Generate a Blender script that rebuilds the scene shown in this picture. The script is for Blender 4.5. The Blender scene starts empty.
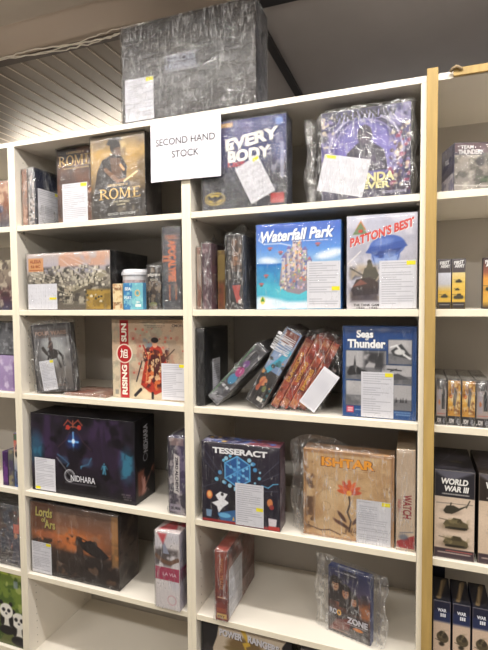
import bpy, math, random
import numpy as np
from mathutils import Vector, Matrix

S = bpy.context.scene
COL = S.collection
S.view_settings.view_transform = 'Standard'
S.view_settings.look = 'None'
S.view_settings.exposure = 0.0
S.cycles.transparent_max_bounces = 28
S.cycles.max_bounces = 8

# ------------------------------------------------------------------ colour
def lin(c):
    c = np.asarray(c, float) / 255.0
    return np.where(c <= 0.04045, c / 12.92, ((c + 0.055) / 1.055) ** 2.4)
def l4(c):
    return tuple(float(x) for x in lin(c)) + (1.0,)

# ------------------------------------------------------------------ materials
MATS = {}
def nodes(name):
    m = bpy.data.materials.new(name); m.use_nodes = True
    nt = m.node_tree
    return m, nt, nt.nodes['Principled BSDF']
def mat(name, c, rough=.5, metal=0., var=.06, scale=12., bump=0., spec=.5, stretch=None):
    if name in MATS: return MATS[name]
    m, nt, b = nodes(name)
    tc = nt.nodes.new('ShaderNodeTexCoord'); mp = nt.nodes.new('ShaderNodeMapping')
    nt.links.new(tc.outputs['Object'], mp.inputs['Vector'])
    if stretch: mp.inputs['Scale'].default_value = stretch
    nz = nt.nodes.new('ShaderNodeTexNoise'); nz.inputs['Scale'].default_value = scale; nz.inputs['Detail'].default_value = 5
    nt.links.new(mp.outputs[0], nz.inputs['Vector'])
    rp = nt.nodes.new('ShaderNodeValToRGB')
    base = lin(c)
    rp.color_ramp.elements[0].position = .3; rp.color_ramp.elements[1].position = .7
    rp.color_ramp.elements[0].color = tuple(base * (1 - var)) + (1,)
    rp.color_ramp.elements[1].color = tuple(np.minimum(base * (1 + var), 1)) + (1,)
    nt.links.new(nz.outputs['Fac'], rp.inputs[0]); nt.links.new(rp.outputs[0], b.inputs['Base Color'])
    b.inputs['Roughness'].default_value = rough; b.inputs['Metallic'].default_value = metal
    b.inputs['Specular IOR Level'].default_value = spec
    if bump:
        bp = nt.nodes.new('ShaderNodeBump'); bp.inputs['Strength'].default_value = bump; bp.inputs['Distance'].default_value = .002
        nt.links.new(nz.outputs['Fac'], bp.inputs['Height']); nt.links.new(bp.outputs[0], b.inputs['Normal'])
    MATS[name] = m; return m

def paint_mat():
    if 'printed cover' in MATS: return MATS['printed cover']
    m, nt, b = nodes('printed cover')
    at = nt.nodes.new('ShaderNodeAttribute'); at.attribute_name = 'Col'
    tc = nt.nodes.new('ShaderNodeTexCoord')
    nz = nt.nodes.new('ShaderNodeTexNoise'); nz.inputs['Scale'].default_value = 180; nz.inputs['Detail'].default_value = 3
    nt.links.new(tc.outputs['Object'], nz.inputs['Vector'])
    mr = nt.nodes.new('ShaderNodeMapRange'); mr.inputs['To Min'].default_value = .86; mr.inputs['To Max'].default_value = 1.14
    nt.links.new(nz.outputs['Fac'], mr.inputs['Value'])
    mx = nt.nodes.new('ShaderNodeVectorMath'); mx.operation = 'SCALE'
    nt.links.new(at.outputs['Color'], mx.inputs[0]); nt.links.new(mr.outputs[0], mx.inputs['Scale'])
    nt.links.new(mx.outputs[0], b.inputs['Base Color'])
    b.inputs['Roughness'].default_value = .38
    MATS['printed cover'] = m; return m

def label_mat():
    if 'price label print' in MATS: return MATS['price label print']
    m, nt, b = nodes('price label print')
    at = nt.nodes.new('ShaderNodeAttribute'); at.attribute_name = 'Col'
    nt.links.new(at.outputs['Color'], b.inputs['Base Color'])
    b.inputs['Roughness'].default_value = .75
    MATS['price label print'] = m; return m

def plastic_mat(name, bump=.5, scale=26., haze=.05, base=.05, rough=.09, stretch=(1, 1, 1), boost=1.0, cap=.2, line=.025, fold=.2):
    """clear crumpled film: transparent, with a Fresnel gloss on wrinkled normals a little milky haze, and pale crease lines painted as highlight streaks"""
    if name in MATS: return MATS[name]
    m = bpy.data.materials.new(name); m.use_nodes = True
    nt = m.node_tree; nt.nodes.clear(); N = nt.nodes.new; L = nt.links.new
    out = N('ShaderNodeOutputMaterial')
    tc = N('ShaderNodeTexCoord'); mp = N('ShaderNodeMapping'); mp.inputs['Scale'].default_value = stretch
    mp.inputs['Rotation'].default_value = (0.2, .6, 0.1)
    L(tc.outputs['Object'], mp.inputs['Vector'])
    n1 = N('ShaderNodeTexNoise'); n1.inputs['Scale'].default_value = scale; n1.inputs['Detail'].default_value = 4; n1.inputs['Distortion'].default_value = 1.2
    L(mp.outputs[0], n1.inputs['Vector'])
    v = N('ShaderNodeTexVoronoi'); v.feature = 'DISTANCE_TO_EDGE'; v.inputs['Scale'].default_value = scale * .55
    ad = N('ShaderNodeVectorMath'); ad.operation = 'MULTIPLY_ADD'; ad.inputs[1].default_value = (.06, .06, .06)
    L(n1.outputs['Color'], ad.inputs[0]); L(mp.outputs[0], ad.inputs[2]); L(ad.outputs[0], v.inputs['Vector'])
    mn = N('ShaderNodeMath'); mn.operation = 'MINIMUM'; mn.inputs[1].default_value = .12; L(v.outputs['Distance'], mn.inputs[0])
    hs = N('ShaderNodeMath'); hs.operation = 'MULTIPLY_ADD'; hs.inputs[1].default_value = -3.0; L(mn.outputs[0], hs.inputs[0]); L(n1.outputs['Fac'], hs.inputs[2])
    bp = N('ShaderNodeBump'); bp.inputs['Strength'].default_value = bump; bp.inputs['Distance'].default_value = .006
    L(hs.outputs[0], bp.inputs['Height'])
    gl = N('ShaderNodeBsdfGlossy'); gl.inputs['Roughness'].default_value = rough; L(bp.outputs[0], gl.inputs['Normal'])
    gl.inputs['Color'].default_value = (1, 1, 1, 1)
    fr = N('ShaderNodeFresnel'); fr.inputs['IOR'].default_value = 1.5; L(bp.outputs[0], fr.inputs['Normal'])
    fa = N('ShaderNodeMath'); fa.operation = 'MULTIPLY_ADD'; fa.inputs[1].default_value = boost; fa.inputs[2].default_value = base
    L(fr.outputs[0], fa.inputs[0])
    cp = N('ShaderNodeMath'); cp.operation = 'MINIMUM'; cp.inputs[1].default_value = cap; L(fa.outputs[0], cp.inputs[0])
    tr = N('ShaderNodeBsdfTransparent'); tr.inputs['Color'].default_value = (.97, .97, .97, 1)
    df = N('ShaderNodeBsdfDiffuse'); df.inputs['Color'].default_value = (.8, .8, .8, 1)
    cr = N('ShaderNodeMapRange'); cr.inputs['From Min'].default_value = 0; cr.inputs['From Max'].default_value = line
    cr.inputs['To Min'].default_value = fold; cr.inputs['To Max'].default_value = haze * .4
    # milky folds whitened for highlight streaks: ridges of a stretched noise, two directions
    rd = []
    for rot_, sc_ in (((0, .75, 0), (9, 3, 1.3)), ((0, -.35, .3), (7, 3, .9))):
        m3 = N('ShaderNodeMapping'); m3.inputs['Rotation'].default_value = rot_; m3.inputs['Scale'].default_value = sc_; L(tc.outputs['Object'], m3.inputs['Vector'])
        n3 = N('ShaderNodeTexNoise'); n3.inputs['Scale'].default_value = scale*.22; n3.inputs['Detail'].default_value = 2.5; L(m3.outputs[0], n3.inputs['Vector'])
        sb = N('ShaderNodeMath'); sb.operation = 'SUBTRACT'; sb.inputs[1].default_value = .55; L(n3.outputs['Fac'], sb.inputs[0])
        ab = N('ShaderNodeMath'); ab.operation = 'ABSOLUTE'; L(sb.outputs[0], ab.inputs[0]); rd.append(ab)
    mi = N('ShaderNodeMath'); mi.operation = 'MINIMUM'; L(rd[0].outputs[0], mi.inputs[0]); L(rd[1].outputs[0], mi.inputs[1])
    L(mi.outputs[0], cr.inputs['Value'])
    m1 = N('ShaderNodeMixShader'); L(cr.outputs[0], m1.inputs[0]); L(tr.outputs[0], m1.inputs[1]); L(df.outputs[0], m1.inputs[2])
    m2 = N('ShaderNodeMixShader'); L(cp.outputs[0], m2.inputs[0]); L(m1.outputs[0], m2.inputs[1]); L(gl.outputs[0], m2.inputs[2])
    L(m2.outputs[0], out.inputs['Surface'])
    MATS[name] = m; return m

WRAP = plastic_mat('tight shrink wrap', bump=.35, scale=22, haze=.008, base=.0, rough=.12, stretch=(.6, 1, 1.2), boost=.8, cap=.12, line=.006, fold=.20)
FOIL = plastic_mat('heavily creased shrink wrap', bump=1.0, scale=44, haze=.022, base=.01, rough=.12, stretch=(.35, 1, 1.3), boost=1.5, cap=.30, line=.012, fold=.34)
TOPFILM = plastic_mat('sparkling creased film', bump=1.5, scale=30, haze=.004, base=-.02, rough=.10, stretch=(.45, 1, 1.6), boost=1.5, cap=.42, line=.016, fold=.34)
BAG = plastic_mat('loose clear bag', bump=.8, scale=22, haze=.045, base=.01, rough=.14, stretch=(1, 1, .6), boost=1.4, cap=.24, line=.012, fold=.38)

# ------------------------------------------------------------------ mesh helpers
class MB:
    def __init__(s): s.v = []; s.f = []
    def add(s, vs, fs):
        b = len(s.v); s.v += [tuple(x) for x in vs]; s.f += [tuple(b + i for i in f) for f in fs]
    def box(s, x0, x1, y0, y1, z0, z1, bev=0.):
        if bev <= 0:
            s.add([(x0,y0,z0),(x1,y0,z0),(x1,y1,z0),(x0,y1,z0),(x0,y0,z1),(x1,y0,z1),(x1,y1,z1),(x0,y1,z1)],
                  [(0,3,2,1),(4,5,6,7),(0,1,5,4),(1,2,6,5),(2,3,7,6),(3,0,4,7)])
            return
        # chamfered box: 24 corner points
        import itertools
        c = [(x0,x1),(y0,y1),(z0,z1)]; vs = []; idx = {}
        for sx, sy, sz in itertools.product((0,1),(0,1),(0,1)):
            for ax in range(3):
                p = []
                for k, sg in enumerate((sx,sy,sz)):
                    q = c[k][sg]
                    if k != ax: q += bev if sg == 0 else -bev
                    p.append(q)
                idx[(sx,sy,sz,ax)] = len(vs); vs.append(p)
        fs = []
        def I(s3, ax): return idx[(s3[0],s3[1],s3[2],ax)]
        for ax in range(3):
            o = [k for k in range(3) if k != ax]
            for sg in (0,1):
                loop = []
                for a, b in ((0,0),(1,0),(1,1),(0,1)):
                    t = [0,0,0]; t[ax] = sg; t[o[0]] = a; t[o[1]] = b; loop.append(I(t, ax))
                fs.append(loop)
        for ax in range(3):          # edges running along ax
            o = [k for k in range(3) if k != ax]
            for a in (0,1):
                for b in (0,1):
                    t0 = [0,0,0]; t1 = [0,0,0]; t0[o[0]] = t1[o[0]] = a; t0[o[1]] = t1[o[1]] = b; t0[ax] = 0; t1[ax] = 1
                    fs.append([I(t0,o[0]), I(t1,o[0]), I(t1,o[1]), I(t0,o[1])])
        for t in itertools.product((0,1),(0,1),(0,1)):
            fs.append([I(t,0), I(t,1), I(t,2)])
        s.add(vs, fs)
    def cyl(s, c, r0, r1, h, n=24, axis=2):
        vs = []
        for k in range(2):
            for i in range(n):
                a = 2*math.pi*i/n; r = (r0, r1)[k]
                p = [r*math.cos(a), r*math.sin(a)]; p.insert(axis, h*k)
                vs.append([p[j]+c[j] for j in range(3)])
        fs = [(i,(i+1)%n,n+(i+1)%n,n+i) for i in range(n)] + [tuple(range(n))[::-1], tuple(range(n,2*n))]
        s.add(vs, fs)
    def build(s, name, m, parent=None, smooth=False, fix=True):
        me = bpy.data.meshes.new(name); me.from_pydata(s.v, [], s.f); me.update()
        if fix:
            import bmesh
            bm = bmesh.new(); bm.from_mesh(me); bmesh.ops.recalc_face_normals(bm, faces=bm.faces); bm.to_mesh(me); bm.free()
        if smooth: me.polygons.foreach_set('use_smooth', [True]*len(me.polygons))
        me.materials.append(m)
        o = bpy.data.objects.new(name, me); COL.objects.link(o)
        if parent is not None: o.parent = parent
        return o

def tag(o, label=None, cat=None, group=None, kind=None):
    if label: o['label'] = label
    if cat: o['category'] = cat
    if group: o['group'] = group
    if kind: o['kind'] = kind
    return o
def empty(name, loc=(0,0,0), rot=(0,0,0)):
    o = bpy.data.objects.new(name, None); o.empty_display_size = .05; COL.objects.link(o)
    o.location = loc; o.rotation_euler = rot; return o

def tube(name, pts, r, m, parent=None, n=8):
    mb = MB(); P = [Vector(p) for p in pts]; rings = []
    for i, p in enumerate(P):
        t = (P[min(i+1,len(P)-1)] - P[max(i-1,0)]).normalized()
        a = Vector((0,0,1)) if abs(t.z) < .9 else Vector((1,0,0))
        u = t.cross(a).normalized(); w = t.cross(u)
        rings.append([p + (u*math.cos(2*math.pi*k/n) + w*math.sin(2*math.pi*k/n))*r for k in range(n)])
    vs = [v for q in rings for v in q]; fs = []
    for i in range(len(P)-1):
        for k in range(n): fs.append((i*n+k, i*n+(k+1)%n, (i+1)*n+(k+1)%n, (i+1)*n+k))
    fs += [tuple(range(n))[::-1], tuple(range((len(P)-1)*n, len(P)*n))]
    mb.add(vs, fs); return mb.build(name, m, parent, smooth=True)

# ------------------------------------------------------------------ painting of printed surfaces (vertex colours)
def vnoise(U, V, scale, seed, octv=3):
    rng = np.random.RandomState(seed); out = np.zeros_like(U); amp = 1.; tot = 0.
    for o in range(octv):
        n = 64; lat = rng.rand(n, n); x = U*scale*(2**o) + 7.3; y = V*scale*(2**o) + 3.1
        xi = np.floor(x).astype(int); yi = np.floor(y).astype(int); fx = x-xi; fy = y-yi
        fx = fx*fx*(3-2*fx); fy = fy*fy*(3-2*fy)
        a = lat[yi % n, xi % n]; b = lat[yi % n, (xi+1) % n]; c = lat[(yi+1) % n, xi % n]; d = lat[(yi+1) % n, (xi+1) % n]
        out += amp*((a*(1-fx)+b*fx)*(1-fy) + (c*(1-fx)+d*fx)*fy); tot += amp; amp *= .55
    return out/tot

class Art:
    """paints in photo colours (0-255) over u,v in 0..1; x = u * aspect"""
    def __init__(s, w, h, bg=(128,128,128), step=.0026):
        s.w, s.h = w, h; s.nx = max(3, int(w/step)+1); s.ny = max(3, int(h/step)+1)
        s.U, s.V = np.meshgrid(np.linspace(0,1,s.nx), np.linspace(0,1,s.ny)); s.A = w/h; s.X = s.U*s.A
        s.px = 1.0/s.ny; s.C = np.zeros((s.ny, s.nx, 3)); s.C[:] = bg
    def mix(s, m, c, a=1.):
        m = np.clip(m, 0, 1)[..., None]*a; s.C = s.C*(1-m) + np.asarray(c, float)*m; return s
    def sd(s, d, soft=None):           # signed distance (v units) to mask
        k = soft or s.px; return np.clip(.5 - d/k, 0, 1)
    def grad(s, stops):
        vs = [q[0] for q in stops]
        for k in range(3): s.C[..., k] = np.interp(s.V, vs, [q[1][k] for q in stops])
        return s
    def rect(s, u0, v0, u1, v1, c, a=1., soft=None):
        d = np.maximum(np.maximum(u0-s.U, s.U-u1)*s.A, np.maximum(v0-s.V, s.V-v1)); return s.mix(s.sd(d, soft), c, a)
    def ell(s, u, v, ru, rv, c, a=1., soft=None, rot=0.):
        X = (s.U-u)*s.A; Y = s.V-v; cr, sr = math.cos(rot), math.sin(rot); X, Y = X*cr+Y*sr, -X*sr+Y*cr
        q = np.sqrt((X/(ru*s.A))**2 + (Y/rv)**2); return s.mix(s.sd((q-1)*min(ru*s.A, rv), soft), c, a)
    def ring(s, u, v, r, t, c, a=1., soft=None):
        q = np.sqrt(((s.U-u)*s.A)**2 + (s.V-v)**2); return s.mix(s.sd(np.abs(q-r)-t/2, soft), c, a)
    def line(s, u0, v0, u1, v1, t, c, a=1., soft=None):
        ax, ay, bx, by = u0*s.A, v0, u1*s.A, v1; dx, dy = bx-ax, by-ay; L = dx*dx+dy*dy+1e-9
        k = np.clip(((s.X-ax)*dx+(s.V-ay)*dy)/L, 0, 1); d = np.hypot(s.X-ax-k*dx, s.V-ay-k*dy)
        return s.mix(s.sd(d-t/2, soft), c, a)
    def poly(s, pts, c, a=1., soft=None):
        X, Y = s.X, s.V; P = [(u*s.A, v) for u, v in pts]; ins = np.zeros(X.shape, bool); dm = np.full(X.shape, 9.)
        for i in range(len(P)):
            x1, y1 = P[i]; x2, y2 = P[(i+1) % len(P)]
            if y1 != y2:
                cr = ((y1 > Y) != (y2 > Y)) & (X < (x2-x1)*(Y-y1)/(y2-y1)+x1); ins ^= cr
            dx, dy = x2-x1, y2-y1; k = np.clip(((X-x1)*dx+(Y-y1)*dy)/(dx*dx+dy*dy+1e-9), 0, 1)
            dm = np.minimum(dm, np.hypot(X-x1-k*dx, Y-y1-k*dy))
        return s.mix(s.sd(np.where(ins, -dm, dm), soft), c, a)
    def noise(s, c, scale=6, lo=.5, hi=.65, a=.7, seed=1, box=None, st=(1,1)):
        m = np.clip((vnoise(s.X*st[0], s.V*st[1], scale, seed)-lo)/(hi-lo), 0, 1)
        if box: m = m * s.sd(np.maximum(np.maximum(box[0]-s.U, s.U-box[2])*s.A, np.maximum(box[1]-s.V, s.V-box[3])), .05)
        return s.mix(m, c, a)
    def specks(s, n, cols, r, box=(0,0,1,1), seed=1, a=.9, st=1.):
        R = random.Random(seed)
        for i in range(n):
            q = r*R.uniform(.5, 1.4)
            s.ell(R.uniform(box[0], box[2]), R.uniform(box[1], box[3]), q/s.A*st, q, R.choice(cols), a, rot=R.uniform(0, 3))
        return s
    def strokes(s, n, cols, L, t, box=(0,0,1,1), seed=1, a=.8, ang=(0, 3.14)):
        R = random.Random(seed)
        for i in range(n):
            u, v = R.uniform(box[0], box[2]), R.uniform(box[1], box[3]); th = R.uniform(*ang); l = L*R.uniform(.5, 1.3)
            s.line(u, v, u+l*math.cos(th)/s.A, v+l*math.sin(th), t, R.choice(cols), a)
        return s
    def curve(s, pts, t, c, a=1.):
        for i in range(len(pts)-1): s.line(*pts[i], *pts[i+1], t, c, a)
        return s
    def small_text(s, u0, u1, v, c, t=.012, seed=1, a=.8):
        R = random.Random(seed); u = u0
        while u < u1:
            l = R.uniform(.015, .05); s.line(u, v, min(u+l, u1), v, t, c, a); u += l + .014
        return s

def grid_mesh(name, art, O, U, V, m, parent):
    n, k = art.nx, art.ny
    uu, vv = np.meshgrid(np.linspace(0, 1, n), np.linspace(0, 1, k))
    O, U, V = (np.array(q, float) for q in (O, U, V))
    co = O + uu[..., None]*U + vv[..., None]*V
    idx = np.arange(n*k).reshape(k, n)
    f = np.stack([idx[:-1,:-1], idx[:-1,1:], idx[1:,1:], idx[1:,:-1]], -1).reshape(-1, 4)
    me = bpy.data.meshes.new(name)
    me.vertices.add(n*k); me.vertices.foreach_set('co', co.reshape(-1))
    me.loops.add(f.size); me.loops.foreach_set('vertex_index', f.reshape(-1).astype(np.int32))
    me.polygons.add(len(f)); me.polygons.foreach_set('loop_start', np.arange(0, f.size, 4, dtype=np.int32))
    me.update(calc_edges=True)
    at = me.color_attributes.new('Col', 'FLOAT_COLOR', 'POINT')
    cc = np.ones((n*k, 4), np.float32); cc[:, :3] = lin(np.clip(art.C, 0, 255)).reshape(-1, 3)
    at.data.foreach_set('color', cc.reshape(-1))
    me.materials.append(m)
    o = bpy.data.objects.new(name, me); COL.objects.link(o); o.parent = parent
    return o

# ------------------------------------------------------------------ lettering
INK = lambda name, c, rough=.45: mat(name+' ink', c, rough, var=.03)
def text_geo(s, bold=0., shear=0., wide=1.):
    cu = bpy.data.curves.new('t', 'FONT'); cu.body = s; cu.offset = min(bold, .03); cu.shear = shear; cu.resolution_u = 4; cu.space_line = .85
    o = bpy.data.objects.new('t', cu); COL.objects.link(o)
    dg = bpy.context.evaluated_depsgraph_get(); dg.update()
    me = bpy.data.meshes.new_from_object(o.evaluated_get(dg))
    bpy.data.objects.remove(o); bpy.data.curves.remove(cu)
    v = np.array([tuple(q.co) for q in me.vertices]); f = [tuple(p.vertices) for p in me.polygons]
    bpy.data.meshes.remove(me)
    if bold > .03:            # heavy lettering: the same letter laid down several times, slightly shifted
        e = (bold-.022)*.55; n = len(v); V0, F0 = v.copy(), list(f)
        for dx, dy in ((e,0),(-e,0),(0,e),(0,-e),(e*.7,e*.7),(-e*.7,e*.7),(e*.7,-e*.7),(-e*.7,-e*.7)):
            k = len(v); v = np.vstack([v, V0+np.array([dx,dy,-3.5e-5*(k//n)])]); f = f+[tuple(k+i for i in q) for q in F0]
    return v, f

FACES = {}
class Box:
    """a game box: root Empty at the middle of the front bottom edge (or the named corner), with body and printed faces"""
    def __init__(s, name, loc, w, h, d, label, cat='board game', rotz=0., roty=0., anchor=.5, body=(40,38,40), group=None, rough=.45, lid=None):
        s.w, s.h, s.d = w, h, d; s.x0 = -w*anchor; s.x1 = s.x0+w
        s.root = empty(name, loc, (0, math.radians(roty), math.radians(rotz))); tag(s.root, label, cat, group)
        mb = MB(); mb.box(s.x0, s.x1, 0, d, 0, h, .0012); s.body = mb.build('box_body', mat('card %d %d %d' % body, body, rough, var=.08), s.root)
        if lid:                    # the seam where the lid ends, near the back
            mb = MB(); y0 = d*.72; mb.box(s.x0-.001, s.x1+.001, y0, y0+.002, -.0, h+.001); mb.build('lid_seam', mat('seam', (20,18,18)), s.root)
    def frame(s, face):
        w, h, d = s.w, s.h, s.d
        return {'front': ((s.x0,0,0),(1,0,0),(0,0,1),(0,-1,0), w, h), 'right': ((s.x1,0,0),(0,1,0),(0,0,1),(1,0,0), d, h),
                'left': ((s.x0,d,0),(0,-1,0),(0,0,1),(-1,0,0), d, h), 'top': ((s.x0,0,h),(1,0,0),(0,1,0),(0,0,1), w, d)}[face]
    def art(s, face='front', bg=(40,40,40), step=.0026):
        f = s.frame(face); a = Art(f[4], f[5], bg, step); a.face = face; return a
    def put(s, a, name=None):
        O, U, V, N, w, h = s.frame(a.face); e = .0006; m_ = .0012
        O = np.array(O) + np.array(N)*e + np.array(U)*m_ + np.array(V)*m_
        return grid_mesh(name or {'front':'front_cover','right':'side_print','left':'side_print','top':'top_print'}[a.face], a, O, np.array(U)*(w-2*m_), np.array(V)*(h-2*m_), paint_mat(), s.root)
    def text(s, t, u, v, tw, th, c, face='front', rot=0., bold=.02, shear=0., name='title_lettering', shadow=None, eps=.0013, label=None, arc=0., slope=0.):
        """tw, th are fractions of the face; the lettering is fitted to them"""
        O, U, V, N, w, h = s.frame(face)
        vs, fs = text_geo(t, bold, shear)
        mn, mx = vs.min(0), vs.max(0); W, H = tw*w, th*h
        if abs(rot) == 90: pass
        x = (vs[:,0]-mn[0])/(mx[0]-mn[0])-.5; y = (vs[:,1]-mn[1])/(mx[1]-mn[1])-.5
        X, Y = x*W, y*H + slope*x*W
        if arc: Y = Y - arc*(2*x)**2*H
        r = math.radians(rot); X, Y = X*math.cos(r)-Y*math.sin(r), X*math.sin(r)+Y*math.cos(r)
        def mk(dx, dy, e, col, nm):
            P = np.array(O) + np.outer(u*w+X+dx, U) + np.outer(v*h+Y+dy, V) + np.array(N)*e + np.outer(vs[:,2], N)
            mb = MB(); mb.add(P.tolist(), fs); o = mb.build(nm, INK('%d %d %d' % tuple(col), col), s.root, fix=False)
            return o
        if shadow is not None: mk(.0020, -.0020, eps-.0006, shadow, 'title_shadow')
        o = mk(0, 0, eps, c, name)
        if label: o['label'] = label
        return o
    def price(s, u0, v0, u1, v1, face='front', rot=0., sticker='tr', seed=1, lines=18, eps=.0017, turned=False):
        """pale printed sheet with rows of small print and a yellow dot of a sticker"""
        O, U, V, N, w, h = s.frame(face)
        cx, cy = (u0+u1)/2*w, (v0+v1)/2*h; W, H = (u1-u0)*w, (v1-v0)*h
        r = math.radians(rot); Uv = np.array(U)*math.cos(r)+np.array(V)*math.sin(r); Vv = -np.array(U)*math.sin(r)+np.array(V)*math.cos(r)
        C0 = np.array(O)+np.array(U)*cx+np.array(V)*cy+np.array(N)*eps - Uv*W/2 - Vv*H/2
        a = Art(W, H, (216,216,222), .0016); R = random.Random(seed)
        a.noise((204,204,212), 3, .4, .7, .5, seed)
        for k in range(lines):
            q = .95-.9*k/lines
            if R.random() < .14: continue
            e = R.choice((.9, .86, .6, .93, .45))
            if turned: 
                for z in range(6): a.line(q, .06+.88*z/6, q, .06+.88*z/6+R.uniform(.06,.14)*(e), .006/a.A, (128,128,138), .6)
            else: a.small_text(.07, e, q, (120,120,132), .011, seed*50+k, .62)
        o = grid_mesh('price_label', a, C0, Uv*W, Vv*H, label_mat(), s.root); o['label'] = 'pale paper price label with rows of small print'
        if sticker:
            sx = {'l': .02, 'r': .74, 'm': .4}[sticker[1]]; sy = {'t': .9, 'b': .02, 'm': .38}[sticker[0]]
            q = Art(W*.24, max(H*.085, .008), (238,226,40), .004); B = C0 + Uv*W*sx + Vv*H*sy + np.array(N)*.0004
            y = grid_mesh('yellow_sticker', q, B, Uv*q.w, Vv*q.h, label_mat(), o)
        return o
    def wrap(s, m=None, off=.0042, seed=1, amp=.0012, name='shrink_wrap'):
        """tight film over all six sides, with soft ripples"""
        m = m or WRAP; R = np.random.RandomState(seed); mb = MB(); st = .02
        amp = min(amp, .0009 if m is not FOIL else .0014); fo = max(off, .0045)
        x0, x1, y0, y1, z0, z1 = s.x0-off*.5, s.x1+off*.5, -fo, s.d+off*.5, .0003, s.h+off*.7
        ph = R.rand(6)*6
        def f(p):
            x, y, z = p; g = amp*(math.sin(x*70+z*40+ph[0])+math.sin(z*95-x*30+y*50+ph[1])*.7)
            return g
        def face(O, U, V, N):
            O, U, V, N = map(Vector, (O, U, V, N)); nu = max(2, int(U.length/st)); nv = max(2, int(V.length/st))
            vs = []
            for j in range(nv+1):
                for i in range(nu+1):
                    p = O+U*(i/nu)+V*(j/nv)
                    e = 0 if i in (0, nu) or j in (0, nv) else f(p)
                    vs.append(p+N*e)
            fs = [(j*(nu+1)+i, j*(nu+1)+i+1, (j+1)*(nu+1)+i+1, (j+1)*(nu+1)+i) for j in range(nv) for i in range(nu)]
            mb.add(vs, fs)
        face((x0,y0,z0),(x1-x0,0,0),(0,0,z1-z0),(0,-1,0)); face((x1,y0,z0),(0,y1-y0,0),(0,0,z1-z0),(1,0,0))
        face((x0,y1,z0),(0,y0-y1,0),(0,0,z1-z0),(-1,0,0)); face((x0,y0,z1),(x1-x0,0,0),(0,y1-y0,0),(0,0,1))
        me = bpy.data.meshes.new(name)
        # weld the four sides so that the film is one skin
        vs = {}; nv = []; mp = []
        for v in mb.v:
            k = tuple(round(q, 5) for q in v)
            if k not in vs: vs[k] = len(nv); nv.append(v)
            mp.append(vs[k])
        mb.v = nv; mb.f = [tuple(mp[i] for i in f) for f in mb.f]
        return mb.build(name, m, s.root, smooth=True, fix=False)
    def bag(s, ml=.03, mr=.03, mt=.04, seed=1, m=None, top=None, mb_=0.0, name='plastic_bag'):
        """a loose bag: two crumpled sheets sealed round an outline wider than the box. top = list of (u, extra height)"""
        m = m or BAG; R = np.random.RandomState(seed)
        nx = max(14, int((s.w+ml+mr)/.009)); nz = max(14, int((s.h+mt+mb_)/.009)); x0, x1 = s.x0-ml, s.x1+mr
        fz0 = .0012-mb_; vs = []; fs = []; cy = s.d/2; ph = R.rand(12)*6.28
        def tp(u):
            if top: return float(np.interp(u, [q[0] for q in top], [q[1] for q in top]))
            return mt
        for side in (0, 1):
            for j in range(nz+1):
                for i in range(nx+1):
                    u = i/nx; v = j/nz; x = x0+(x1-x0)*u
                    zt = s.h+tp(u); z = fz0+(zt-fz0)*v
                    wob = (.006 if ml > .012 else .002)*math.sin(z*38+ph[0])*(1-u) + (.006 if mr > .012 else .002)*math.sin(z*45+ph[1])*u
                    x += wob
                    z += .004*math.sin(x*60+ph[2])*v*v
                    dx = max(s.x0-x, x-s.x1, 0); dz = max(z-s.h, 0); dd = math.hypot(dx, dz)
                    edge = min(u, 1-u, 1-v)
                    half = s.d/2+.005
                    t = max(0, 1-dd/.03); t = t*t*(3-2*t)
                    if dd > 0: y = half*t + .003
                    else: y = half
                    if edge <= 0: y = 0 if dd > .004 else half*.98
                    cr = .0035*(math.sin(x*80+z*55+ph[3])+math.sin(x*37-z*110+ph[4])+.6*math.sin(x*170+z*140+ph[5]))
                    y2 = (y + abs(cr)*(.5 if dd == 0 else 1.4)) if edge > 0 else y
                    vs.append((x, cy + (-y2 if side == 0 else min(y2, half+.003)), z))
        n = nx+1; K = n*(nz+1)
        for j in range(nz):
            for i in range(nx):
                fs.append((j*n+i, j*n+i+1, (j+1)*n+i+1, (j+1)*n+i)); fs.append((K+j*n+i, K+(j+1)*n+i, K+(j+1)*n+i+1, K+j*n+i+1))
        for j in range(nz): fs.append((j*n, (j+1)*n, K+(j+1)*n, K+j*n)); fs.append((j*n+nx, K+j*n+nx, K+(j+1)*n+nx, (j+1)*n+nx))
        for i in range(nx): fs.append((nz*n+i, nz*n+i+1, K+nz*n+i+1, K+nz*n+i))
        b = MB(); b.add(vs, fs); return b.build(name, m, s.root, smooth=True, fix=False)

# ================================================================== room
WALLM = mat('painted wall', (150,146,140), .8, bump=.1, scale=40)
def struct(name, mb, m, **k):
    o = mb.build(name, m, None, **k); o['kind'] = 'structure'; return o
RX0, RX1, RY0, RY1, CZ = -3.2, 5.2, -3.0, 3.2, 2.90
b = MB(); b.box(RX0, RX1, RY0, RY1, -.1, 0)
struct('floor', b, mat('grey floor', (110,102,96), .5, var=.12, scale=3))
for nm, q in (('wall_back', (RX0, RX1, RY1, RY1+.1, 0, 3.1)), ('wall_front', (RX0, RX1, RY0-.1, RY0, 0, 3.1)),
              ('wall_left', (RX0-.1, RX0, RY0, RY1, 0, 3.1)), ('wall_right', (RX1, RX1+.1, RY0, RY1, 0, 3.1))):
    b = MB(); b.box(*q); struct(nm, b, WALLM)
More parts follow.
